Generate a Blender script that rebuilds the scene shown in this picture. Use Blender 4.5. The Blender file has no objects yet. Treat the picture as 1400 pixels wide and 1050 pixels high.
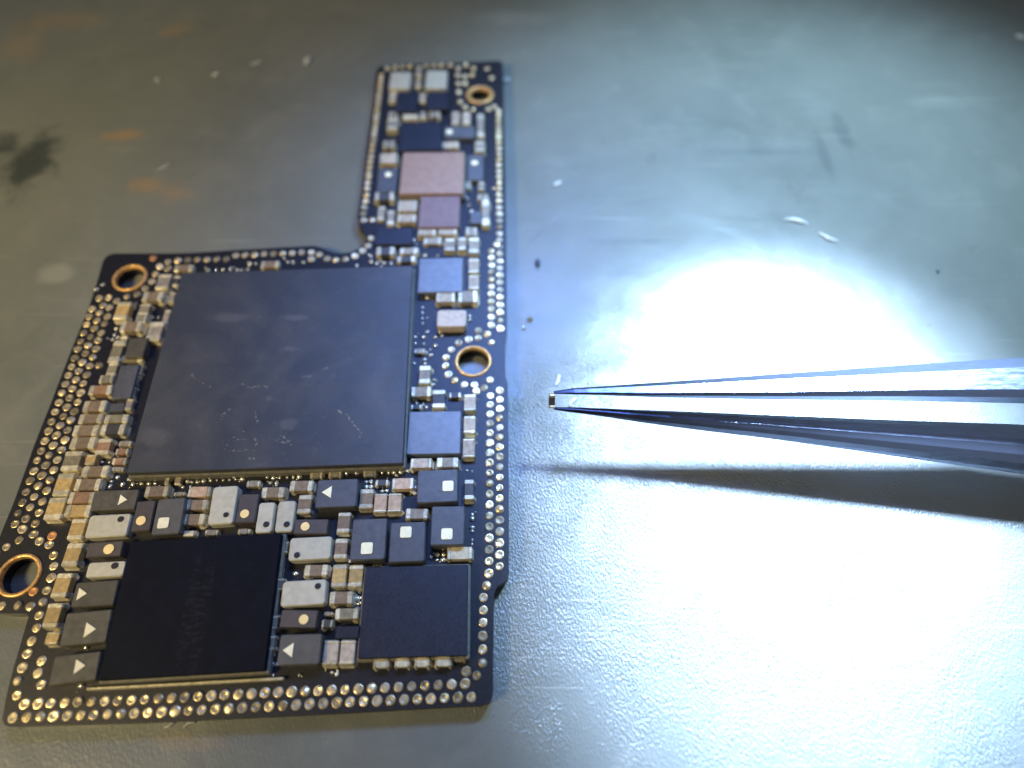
# Close-up of a phone circuit board and tweezers on a grey work mat.  1 unit = 1 cm.
import bpy, bmesh, math, random
from mathutils import Vector, Matrix
random.seed(11)
R = math.radians
scene = bpy.context.scene
scene.unit_settings.system = 'METRIC'
scene.unit_settings.scale_length = 0.01
COL = scene.collection

# ------------------------------------------------------------------ camera
cam = bpy.data.cameras.new('camera')
cam.sensor_width = 36.0
cam.lens = 36.0 * 887.0 / 1400.0
cam.clip_start = 0.05
cam.clip_end = 200.0
cam.dof.use_dof = True
cam.dof.focus_distance = 3.24
cam.dof.aperture_fstop = 0.25
camo = bpy.data.objects.new('camera', cam)
camo.location = (0, 0, 3.28)
camo.rotation_euler = (R(30), 0, 0)
COL.objects.link(camo)
scene.camera = camo

# ------------------------------------------------------------------ world + lamps
world = bpy.data.worlds.new('World')
scene.world = world
world.use_nodes = True
bg = world.node_tree.nodes['Background']
bg.inputs['Color'].default_value = (0.74, 0.84, 1.0, 1)
bg.inputs['Strength'].default_value = 0.145

def lamp(name, kind, loc, target, power, color, **kw):
    d = bpy.data.lights.new(name, kind)
    d.energy = power
    d.color = color
    for k, v in kw.items():
        setattr(d, k, v)
    o = bpy.data.objects.new(name, d)
    o.location = loc
    o.rotation_euler = (Vector(target) - Vector(loc)).to_track_quat('-Z', 'Y').to_euler()
    COL.objects.link(o)
    return o

LED = (3.2, 6.0, 6.4)
lamp('led_work_light', 'SPOT', LED, (1.64, 1.16, 0), 64000, (0.47, 0.66, 1.0),
     spot_size=R(17.4), spot_blend=0.55, shadow_soft_size=0.60)
lamp('led_spill', 'SPOT', LED, (2.0, 3.3, 0), 5400, (0.44, 0.73, 1.0),
     spot_size=R(57), spot_blend=1.0, shadow_soft_size=0.60)
lamp('blue_sheen_fill', 'AREA', (0.3, 6.4, 7.2), (0.1, 2.2, 0), 58, (0.17, 0.32, 1.0), shape='RECTANGLE', size=2.4, size_y=2.4, spread=R(44))  # added lamp out of view; its reflection lays a blue sheen over the board
lamp('warm_room_lamp', 'AREA', (-9.0, -3.5, 9.0), (-3.4, 2.2, 0), 185, (1.0, 0.80, 0.41), shape='DISK', size=2.6, spread=R(54))

vs = scene.view_settings
vs.view_transform = 'Standard'
vs.look = 'None'
vs.exposure = 0.0
vs.gamma = 1.0

# ------------------------------------------------------------------ surveyed layout, in cm
OUTLINE = [
    (-1.0702, 4.6645),
    (-1.0654, 4.7291),
    (-1.0344, 4.7664),
    (-0.815, 4.7852),
    (-0.4666, 4.804),
    (-0.0994, 4.8324),
    (-0.0758, 4.804),
    (-0.0691, 4.6737),
    (-0.0528, 3.8303),
    (-0.039, 3.1155),
    (-0.0317, 2.5021),
    (-0.0306, 2.2162),
    (-0.0391, 2.1635),
    (-0.0402, 1.9698),
    (-0.0377, 1.8959),
    (-0.025, 1.8523),
    (-0.0199, 1.5035),
    (-0.0161, 1.0918),
    (-0.0154, 0.7955),
    (-0.0213, 0.7673),
    (-0.0354, 0.7429),
    (-0.0566, 0.729),
    (-0.0741, 0.7152),
    (-0.086, 0.6843),
    (-0.0886, 0.6234),
    (-0.0871, 0.3976),
    (-0.086, 0.261),
    (-0.0928, 0.2314),
    (-0.1103, 0.2124),
    (-0.1393, 0.2037),
    (-0.3235, 0.1964),
    (-0.6451, 0.1791),
    (-1.029, 0.1618),
    (-1.6325, 0.1361),
    (-2.0446, 0.1248),
    (-2.1894, 0.1192),
    (-2.2182, 0.1276),
    (-2.2356, 0.1475),
    (-2.2548, 0.2462),
    (-2.2666, 0.3575),
    (-2.2746, 0.4891),
    (-2.2814, 0.5802),
    (-2.2932, 0.5934),
    (-2.4218, 0.5951),
    (-2.4667, 0.6034),
    (-2.5233, 0.6402),
    (-2.5652, 0.7083),
    (-2.5795, 0.7779),
    (-2.5769, 0.878),
    (-2.5683, 0.9663),
    (-2.5671, 1.1544),
    (-2.5809, 1.4861),
    (-2.5825, 1.7526),
    (-2.5878, 2.0705),
    (-2.5863, 2.3952),
    (-2.5988, 2.5827),
    (-2.6165, 2.7609),
    (-2.6017, 2.8037),
    (-2.5641, 2.819),
    (-2.2813, 2.819),
    (-2.0747, 2.8221),
    (-1.7971, 2.8468),
    (-1.4751, 2.8717),
    (-1.292, 2.8842),
    (-1.2427, 2.8717),
    (-1.1965, 2.8468),
    (-1.1462, 2.8252),
    (-1.0981, 2.8184),
    (-1.0381, 2.8283),
    (-0.9946, 2.8592),
    (-0.961, 2.8967),
    (-0.9516, 2.9409),
    (-0.967, 2.9919),
    (-0.9866, 3.037),
    (-1.021, 3.0826),
    (-1.0339, 3.142),
    (-1.0344, 3.1955),
    (-1.0328, 3.395),
    (-1.0374, 3.5234),
    (-1.0475, 3.7764),
    (-1.05, 4.1092),
    (-1.0542, 4.4051),
]
RINGS = [
    (-0.2253, 1.9997, 0.107, 0.0899),
    (-0.2467, 4.4051, 0.107, 0.0749),
    (-2.4012, 2.6177, 0.107, 0.0877),
    (-2.3976, 0.7726, 0.107, 0.0877),
]
CHIPS = [
    ('processor_chip', 'cpu', -1.2991, 1.9575, 1.4165, 1.3207, 0.0384, 0.085, []),
    ('memory_chip', 'black', -1.4785, 0.6271, 0.7301, 0.6205, 0.0554, 0.075, []),
    ('power_chip', 'navy', -0.4536, 0.599, 0.4922, 0.4086, 0.0251, 0.06, []),
    ('inductor', 'brown', -1.8448, 1.0524, 0.0955, 0.1575, 0.0724, 0.06, [('round', -0.0046, -0.0261, 0.0474)]),
    ('inductor', 'grey', -1.7117, 1.0475, 0.14, 0.1872, 0.0778, 0.07, [('square', -0.0185, -0.0347, 0.0544)]),
    ('inductor', 'olive', -2.0104, 1.1361, 0.2207, 0.1069, 0.0272, 0.06, [('triangle', 0.0392, -0.0029, 0.0445)]),
    ('crystal_oscillator', 'silver', -2.0081, 1.0038, 0.2069, 0.1159, 0.0557, 0.055, [('dot', 0.0548, 0.0283, 0.0292)]),
    ('inductor', 'brown', -1.986, 0.8841, 0.1713, 0.0739, 0.0637, 0.06, [('round', 0.0224, -0.0025, 0.0499)]),
    ('crystal_oscillator', 'silver', -1.9524, 0.7882, 0.1812, 0.0752, 0.0537, 0.055, [('dot', 0.0397, 0.0139, 0.0317)]),
    ('inductor', 'olive', -1.9589, 0.6707, 0.1991, 0.1158, 0.071, 0.07, [('triangle', -0.0598, 0.0029, 0.0446)]),
    ('inductor', 'olive', -1.9504, 0.5195, 0.2076, 0.1461, 0.0978, 0.07, [('triangle', 0.0202, -0.0116, 0.0535)]),
    ('inductor', 'olive', -1.9432, 0.3488, 0.2045, 0.1219, 0.1155, 0.07, [('triangle', 0.0193, 0.0047, 0.0488)]),
    ('inductor', 'slate', -0.8894, 1.1679, 0.2069, 0.1506, 0.0418, 0.07, [('triangle', -0.047, 0.006, 0.052)]),
    ('crystal_oscillator', 'silver', -1.46, 1.111, 0.1279, 0.201, 0.0673, 0.055, [('dot', 0.0226, -0.0548, 0.0257)]),
    ('inductor', 'brown', -1.3325, 1.0922, 0.099, 0.1513, 0.0263, 0.06, [('round', -0.0068, -0.0306, 0.044)]),
    ('crystal_oscillator', 'silver', -1.2371, 1.0472, 0.0837, 0.1591, 0.0485, 0.05, [('dot', 0.0105, -0.0373, 0.0292)]),
    ('crystal_oscillator', 'silver', -1.1364, 1.053, 0.0893, 0.1632, 0.0466, 0.05, [('dot', 0.0117, -0.043, 0.0292)]),
    ('inductor', 'brown', -0.9967, 0.9973, 0.1679, 0.0762, 0.0108, 0.06, [('round', -0.0284, -0.0008, 0.0435)]),
    ('crystal_oscillator', 'silver', -0.9857, 0.8894, 0.2059, 0.1136, 0.0524, 0.055, [('dot', -0.0605, -0.0305, 0.0284)]),
    ('inductor', 'slate', -0.7005, 0.9299, 0.1708, 0.205, 0.0381, 0.075, [('square', -0.005, -0.0463, 0.0568)]),
    ('inductor', 'slate', -0.5101, 0.9162, 0.1745, 0.1988, 0.0327, 0.075, [('square', -0.0095, 0.0475, 0.0557)]),
    ('inductor', 'slate', -0.3179, 0.9985, 0.1661, 0.2002, 0.0179, 0.075, [('square', -0.0023, -0.0439, 0.0556)]),
    ('inductor', 'slate', -0.3795, 1.2047, 0.2067, 0.1779, 0.0425, 0.075, [('square', 0.0534, -0.0039, 0.0559)]),
    ('crystal_oscillator', 'silver', -0.9831, 0.6781, 0.2079, 0.1182, 0.0597, 0.055, [('dot', 0.0639, 0.0264, 0.0278)]),
    ('inductor', 'brown', -0.9864, 0.5599, 0.1699, 0.0812, -0.0137, 0.06, [('round', 0.0247, -0.0032, 0.0439)]),
    ('inductor', 'grey', -0.9574, 0.4264, 0.1903, 0.1324, 0.0234, 0.07, [('triangle', -0.0474, -0.0027, 0.0494)]),
    ('small_chip', 'navy', -0.7589, 0.5038, 0.1125, 0.0574, 0.0042, 0.04, []),
    ('radio_chip', 'steel', -0.4175, 1.5192, 0.2846, 0.2568, 0.0184, 0.05, []),
    ('radio_chip', 'steel', -0.4428, 2.6023, 0.2768, 0.2731, 0.0213, 0.05, []),
    ('shielded_module', 'pink', -0.5456, 3.4847, 0.4287, 0.4034, 0.0152, 0.07, []),
    ('shielded_module', 'mauve', -0.4792, 3.1296, 0.2677, 0.28, 0.0164, 0.06, []),
    ('filter_chip', 'silver', -0.8586, 4.5165, 0.1602, 0.2047, -0.005, 0.05, []),
    ('filter_chip', 'silver', -0.5823, 4.5256, 0.1632, 0.2229, 0.0039, 0.05, []),
    ('small_chip', 'navy', -0.7875, 4.272, 0.1536, 0.2288, 0.0164, 0.045, []),
    ('small_chip', 'navy', -0.5605, 4.2845, 0.1594, 0.2039, 0.0153, 0.045, []),
    ('small_chip', 'navy', -0.6551, 3.8827, 0.3045, 0.3005, 0.0497, 0.05, []),
    ('small_chip', 'slate', -0.381, 3.9405, 0.2255, 0.1265, 0.0063, 0.035, [('round', -0.0725, -0.0008, 0.0478)]),
    ('small_chip', 'slate', -0.8584, 3.4508, 0.1355, 0.2345, 0.0313, 0.035, [('round', 0.0043, 0.0484, 0.0456)]),
    ('small_chip', 'slate', -0.2564, 3.5734, 0.1148, 0.2556, 0.021, 0.035, [('round', -0.0043, 0.0423, 0.0462)]),
    ('small_chip', 'navy', -0.7664, 2.9376, 0.2416, 0.1452, 0.0096, 0.035, []),
    ('inductor', 'tan', -0.3582, 2.2646, 0.1738, 0.1225, 0.0055, 0.06, []),
    ('small_chip', 'olive', -2.1779, 2.0652, 0.1104, 0.1341, 0.0289, 0.05, []),
    ('small_chip', 'slate', -2.1788, 1.8416, 0.1095, 0.2223, 0.0605, 0.04, []),
    ('small_chip', 'slate', -0.2374, 3.1063, 0.0825, 0.1117, 0.032, 0.03, []),
    ('small_chip', 'slate', -2.1837, 1.6832, 0.0837, 0.0551, 0.069, 0.03, []),
]
CAPS = [
    (-0.233, 1.7065, 0.0679, 0.1056, 0.021, 0.042, 'v', 'tan'),
    (-0.2302, 1.5712, 0.0666, 0.1061, 0.0188, 0.042, 'v', 'tan'),
    (-0.2296, 1.4324, 0.0674, 0.1104, 0.0225, 0.042, 'v', 'tan'),
    (-0.4774, 1.3443, 0.1129, 0.0579, 0.0189, 0.042, 'h', 'tan'),
    (-0.3382, 1.3484, 0.1149, 0.058, 0.0177, 0.042, 'h', 'mid'),
    (-0.5639, 1.2302, 0.111, 0.064, 0.0221, 0.042, 'h', 'peach'),
    (-0.2203, 1.1983, 0.0513, 0.111, 0.0291, 0.042, 'v', 'dark'),
    (-0.4058, 1.7296, 0.0724, 0.1155, 0.029, 0.042, 'v', 'dark'),
    (-0.5077, 1.7761, 0.1114, 0.0655, 0.0287, 0.042, 'h', 'mid'),
    (-0.4946, 1.8855, 0.0653, 0.1206, 0.0214, 0.042, 'v', 'mid'),
    (-0.3193, 1.7622, 0.0687, 0.0374, 0.0254, 0.025, 'h', 'dark'),
    (-0.5307, 1.6881, 0.0595, 0.0321, 0.0216, 0.025, 'h', 'dark'),
    (-0.4792, 1.0698, 0.1122, 0.0572, 0.0184, 0.042, 'h', 'mid'),
    (-0.2552, 0.87, 0.1238, 0.0645, 0.0169, 0.042, 'h', 'cream'),
    (-0.6692, 1.1257, 0.0663, 0.1008, 0.0192, 0.042, 'v', 'peach'),
    (-0.5961, 1.1276, 0.0702, 0.1009, 0.0292, 0.042, 'v', 'peach'),
    (-1.0229, 1.2867, 0.0682, 0.0327, 0.0283, 0.025, 'h', 'mid'),
    (-0.9263, 1.2912, 0.0683, 0.0327, 0.028, 0.025, 'h', 'mid'),
    (-0.7445, 1.2978, 0.0684, 0.0369, 0.0279, 0.025, 'h', 'mid'),
    (-1.0858, 1.2182, 0.1187, 0.0598, 0.0192, 0.042, 'h', 'brown'),
    (-1.0535, 1.1198, 0.0702, 0.1006, 0.0206, 0.042, 'v', 'brown'),
    (-0.7436, 1.149, 0.0705, 0.1054, 0.025, 0.042, 'v', 'brown'),
    (-0.6764, 1.242, 0.0678, 0.0363, 0.0267, 0.025, 'h', 'dark'),
    (-0.842, 1.0244, 0.0653, 0.1053, 0.0279, 0.042, 'v', 'brown'),
    (-0.8393, 0.8927, 0.064, 0.101, 0.0279, 0.042, 'v', 'brown'),
    (-1.1225, 0.9037, 0.0341, 0.0618, 0.0169, 0.025, 'v', 'mid'),
    (-0.8303, 0.7607, 0.07, 0.1107, 0.0237, 0.042, 'v', 'gold'),
    (-0.7502, 0.7607, 0.07, 0.1073, 0.0246, 0.042, 'v', 'gold'),
    (-0.9451, 0.7861, 0.1147, 0.0558, 0.0224, 0.042, 'h', 'brown'),
    (-0.807, 0.6585, 0.1124, 0.0603, 0.0174, 0.042, 'h', 'brown'),
    (-0.7714, 0.5856, 0.111, 0.0523, 0.0213, 0.042, 'h', 'olive'),
    (-0.8628, 0.5888, 0.0432, 0.0197, 0.016, 0.025, 'h', 'mid'),
    (-0.8573, 0.5415, 0.0498, 0.0387, 0.0277, 0.042, 'h', 'dark'),
    (-1.1095, 0.7194, 0.0366, 0.0581, 0.0273, 0.042, 'v', 'brown'),
    (-1.107, 0.5466, 0.0392, 0.0613, 0.0223, 0.042, 'v', 'mid'),
    (-1.1059, 0.4575, 0.0421, 0.0658, 0.0186, 0.042, 'v', 'mid'),
    (-0.823, 0.417, 0.0696, 0.105, 0.027, 0.042, 'v', 'tan'),
    (-0.7468, 0.4186, 0.0697, 0.1051, 0.0223, 0.042, 'v', 'tan'),
    (-0.5872, 0.3725, 0.0691, 0.0426, 0.0264, 0.042, 'h', 'cream'),
    (-0.4949, 0.3756, 0.0692, 0.0426, 0.0259, 0.042, 'h', 'cream'),
    (-0.4054, 0.3771, 0.0692, 0.0427, 0.0212, 0.042, 'h', 'cream'),
    (-0.31, 0.3801, 0.0727, 0.0442, 0.0198, 0.042, 'h', 'cream'),
    (-0.2357, 0.3899, 0.0488, 0.0215, 0.0224, 0.025, 'h', 'mid'),
    (-1.6059, 1.1864, 0.1142, 0.0592, 0.0226, 0.042, 'h', 'peach'),
    (-1.6038, 1.116, 0.113, 0.058, 0.0186, 0.042, 'h', 'brown'),
    (-1.6013, 1.0394, 0.1155, 0.0604, 0.0204, 0.042, 'h', 'brown'),
    (-1.6127, 0.9736, 0.0689, 0.0297, 0.0273, 0.025, 'h', 'cream'),
    (-1.5008, 0.9788, 0.069, 0.0298, 0.0166, 0.025, 'h', 'mid'),
    (-1.3392, 0.9848, 0.0652, 0.0298, 0.0166, 0.025, 'h', 'mid'),
    (-1.3427, 1.2368, 0.0717, 0.0362, 0.0254, 0.025, 'h', 'mid'),
    (-1.2262, 1.1824, 0.1181, 0.0592, 0.0204, 0.042, 'h', 'brown'),
    (-1.8241, 1.1884, 0.1218, 0.0598, 0.0241, 0.042, 'h', 'brown'),
    (-1.7133, 1.1809, 0.0593, 0.0237, 0.0231, 0.025, 'h', 'mid'),
    (-1.7394, 1.2529, 0.0359, 0.0445, 0.0216, 0.025, 'v', 'mid'),
    (-1.7959, 1.2505, 0.0256, 0.0393, 0.0307, 0.025, 'v', 'mid'),
    (-2.1563, 2.5562, 0.081, 0.1178, 0.0233, 0.042, 'v', 'mid'),
    (-2.1905, 2.4445, 0.1248, 0.0723, 0.026, 0.042, 'h', 'brown'),
    (-2.0701, 2.6795, 0.1209, 0.0534, 0.0236, 0.025, 'h', 'brown'),
    (-2.0851, 2.4487, 0.0401, 0.0847, 0.029, 0.025, 'v', 'mid'),
    (-2.0907, 2.574, 0.0382, 0.0867, 0.0244, 0.025, 'v', 'dark'),
    (-2.2159, 2.3452, 0.0641, 0.0823, 0.0249, 0.042, 'v', 'olive'),
    (-2.2158, 2.2771, 0.0635, 0.0635, 0.0302, 0.042, 'h', 'olive'),
    (-2.3454, 2.3365, 0.0837, 0.129, 0.0244, 0.042, 'v', 'gold'),
    (-2.258, 2.2186, 0.1261, 0.074, 0.0274, 0.042, 'h', 'brown'),
    (-2.1083, 2.185, 0.0869, 0.1354, 0.0321, 0.042, 'v', 'mid'),
    (-2.0787, 2.2969, 0.0393, 0.1164, 0.0211, 0.025, 'v', 'mid'),
    (-2.2912, 2.0433, 0.0664, 0.1521, 0.02, 0.042, 'v', 'olive'),
    (-2.2745, 2.1145, 0.0479, 0.0664, 0.0225, 0.042, 'v', 'olive'),
    (-2.2053, 2.004, 0.1468, 0.0485, 0.0297, 0.025, 'h', 'olive'),
    (-2.1316, 1.9298, 0.0328, 0.0687, 0.0273, 0.025, 'v', 'mid'),
    (-2.136, 1.8585, 0.0325, 0.0622, 0.0219, 0.025, 'v', 'mid'),
    (-2.1311, 1.781, 0.0322, 0.071, 0.0229, 0.025, 'v', 'mid'),
    (-2.126, 1.7037, 0.0409, 0.0745, 0.0206, 0.025, 'v', 'mid'),
    (-2.2799, 1.9243, 0.056, 0.0895, 0.0252, 0.042, 'v', 'olive'),
    (-2.2927, 1.8586, 0.0786, 0.0517, 0.0192, 0.042, 'h', 'olive'),
    (-2.3032, 1.7874, 0.1282, 0.0608, 0.0282, 0.042, 'h', 'red'),
    (-2.3029, 1.685, 0.1264, 0.069, 0.0307, 0.042, 'h', 'brown'),
    (-2.2993, 1.6068, 0.1295, 0.0579, 0.0313, 0.042, 'h', 'brown'),
    (-2.3024, 1.536, 0.137, 0.0661, 0.028, 0.042, 'h', 'brown'),
    (-2.2938, 1.4623, 0.1356, 0.0694, 0.0309, 0.042, 'h', 'brown'),
    (-2.1597, 1.6068, 0.1295, 0.053, 0.0181, 0.042, 'h', 'olive'),
    (-2.1584, 1.543, 0.1327, 0.0615, 0.0217, 0.042, 'h', 'dark'),
    (-2.1761, 1.4409, 0.0741, 0.092, 0.0309, 0.042, 'v', 'red'),
    (-2.0782, 1.4659, 0.0703, 0.0325, 0.0283, 0.025, 'h', 'mid'),
    (-2.0809, 1.4188, 0.0698, 0.0367, 0.023, 0.025, 'h', 'red'),
    (-2.317, 1.358, 0.0948, 0.1122, 0.0304, 0.042, 'v', 'olive'),
    (-2.316, 1.2262, 0.0887, 0.1252, 0.0255, 0.042, 'v', 'gold'),
    (-2.3134, 1.0967, 0.0912, 0.1162, 0.0279, 0.042, 'v', 'gold'),
    (-2.2208, 1.365, 0.0561, 0.0585, 0.0213, 0.042, 'v', 'gold'),
    (-2.1749, 1.299, 0.1367, 0.0618, 0.0197, 0.042, 'h', 'brown'),
    (-2.1907, 1.2262, 0.1352, 0.0647, 0.023, 0.042, 'h', 'brown'),
    (-2.1995, 1.1549, 0.1338, 0.0634, 0.0185, 0.042, 'h', 'red'),
    (-2.193, 1.0851, 0.1324, 0.0662, 0.0218, 0.042, 'h', 'gold'),
    (-2.1668, 0.9907, 0.0775, 0.1085, 0.0296, 0.042, 'v', 'gold'),
    (-2.0776, 1.364, 0.0779, 0.0406, 0.0218, 0.025, 'h', 'red'),
    (-2.0714, 1.3183, 0.0645, 0.0267, 0.0171, 0.025, 'h', 'mid'),
    (-2.1468, 0.8629, 0.0799, 0.1158, 0.0164, 0.042, 'v', 'gold'),
    (-2.148, 0.716, 0.0781, 0.1142, 0.0177, 0.042, 'v', 'gold'),
    (-2.1434, 0.5791, 0.0725, 0.1092, 0.026, 0.042, 'v', 'gold'),
    (-2.1094, 0.4795, 0.0638, 0.0545, 0.0198, 0.042, 'v', 'gold'),
    (-0.862, 3.2884, 0.1295, 0.0752, 0.0263, 0.042, 'h', 'dark'),
    (-0.8728, 3.1505, 0.046, 0.126, 0.0232, 0.025, 'v', 'mid'),
    (-0.8057, 3.1109, 0.0458, 0.1314, 0.0354, 0.025, 'v', 'mid'),
    (-0.6989, 3.2003, 0.1282, 0.1005, 0.0279, 0.042, 'h', 'tan'),
    (-0.6946, 3.0877, 0.1215, 0.0718, 0.0245, 0.042, 'h', 'tan'),
    (-0.5534, 2.9716, 0.1148, 0.0699, 0.0221, 0.042, 'h', 'tan'),
    (-0.4191, 2.978, 0.1199, 0.07, 0.022, 0.042, 'h', 'tan'),
    (-0.5145, 2.9053, 0.1193, 0.0564, 0.0234, 0.025, 'h', 'mid'),
    (-0.4009, 2.8587, 0.069, 0.0989, 0.0304, 0.042, 'v', 'mid'),
    (-0.3209, 2.8649, 0.0542, 0.1052, 0.023, 0.042, 'v', 'mid'),
    (-0.2439, 2.8525, 0.0689, 0.1296, 0.0214, 0.042, 'v', 'mid'),
    (-0.807, 2.8052, 0.1175, 0.0671, 0.0277, 0.042, 'h', 'dark'),
    (-0.6612, 2.8203, 0.1181, 0.0552, 0.0243, 0.025, 'h', 'mid'),
    (-0.6725, 2.7514, 0.1171, 0.0483, 0.0346, 0.025, 'h', 'dark'),
    (-0.2404, 2.683, 0.0675, 0.1125, 0.0221, 0.042, 'v', 'tan'),
    (-0.2365, 2.5511, 0.0664, 0.1089, 0.0274, 0.042, 'v', 'tan'),
    (-0.4042, 2.444, 0.1123, 0.0949, 0.0306, 0.042, 'h', 'tan'),
    (-0.2702, 2.4412, 0.117, 0.0892, 0.0255, 0.042, 'h', 'mid'),
    (-0.1747, 3.1403, 0.0509, 0.2378, 0.0355, 0.042, 'v', 'mid'),
    (-0.1984, 3.2992, 0.0676, 0.0549, 0.0287, 0.025, 'h', 'mid'),
    (-0.2108, 3.4063, 0.0421, 0.0773, 0.0257, 0.025, 'v', 'mid'),
    (-0.3014, 3.4126, 0.0422, 0.0634, 0.0281, 0.025, 'v', 'mid'),
    (-0.2636, 2.9716, 0.0699, 0.0762, 0.0217, 0.042, 'h', 'mid'),
    (-0.8815, 3.8053, 0.0823, 0.0767, 0.0296, 0.042, 'h', 'mid'),
    (-0.8676, 3.6594, 0.1242, 0.104, 0.0267, 0.042, 'h', 'tan'),
    (-0.8744, 4.0229, 0.0786, 0.1285, 0.0367, 0.042, 'v', 'mid'),
    (-0.8812, 4.1509, 0.0685, 0.066, 0.0362, 0.025, 'h', 'mid'),
    (-0.756, 4.122, 0.1195, 0.0574, 0.0314, 0.025, 'h', 'cream'),
    (-0.6598, 4.1426, 0.0456, 0.0741, 0.0249, 0.025, 'v', 'mid'),
    (-0.5766, 4.1509, 0.0799, 0.0743, 0.028, 0.025, 'h', 'mid'),
    (-0.4148, 4.0877, 0.0565, 0.1384, 0.0277, 0.042, 'v', 'tan'),
    (-0.3356, 4.0877, 0.0565, 0.1384, 0.0272, 0.042, 'v', 'tan'),
    (-0.2309, 4.0285, 0.0507, 0.2574, 0.0273, 0.025, 'v', 'mid'),
    (-0.4411, 3.8157, 0.1157, 0.0692, 0.0357, 0.025, 'h', 'tan'),
    (-0.2294, 3.78, 0.0711, 0.1067, 0.0254, 0.042, 'v', 'mid'),
    (-0.9075, 4.3535, 0.0524, 0.1118, 0.0258, 0.025, 'v', 'tan'),
    (-0.6803, 4.3448, 0.0524, 0.1116, 0.038, 0.025, 'v', 'tan'),
    (-0.7299, 4.6646, 0.0481, 0.119, 0.0338, 0.025, 'v', 'mid'),
    (-0.7242, 4.5146, 0.0474, 0.0977, 0.0394, 0.025, 'v', 'mid'),
    (-1.5316, 2.7093, 0.1165, 0.0538, 0.0264, 0.025, 'h', 'brown'),
    (-0.5383, 2.0559, 0.0626, 0.0354, 0.0313, 0.025, 'h', 'mid'),
]
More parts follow.
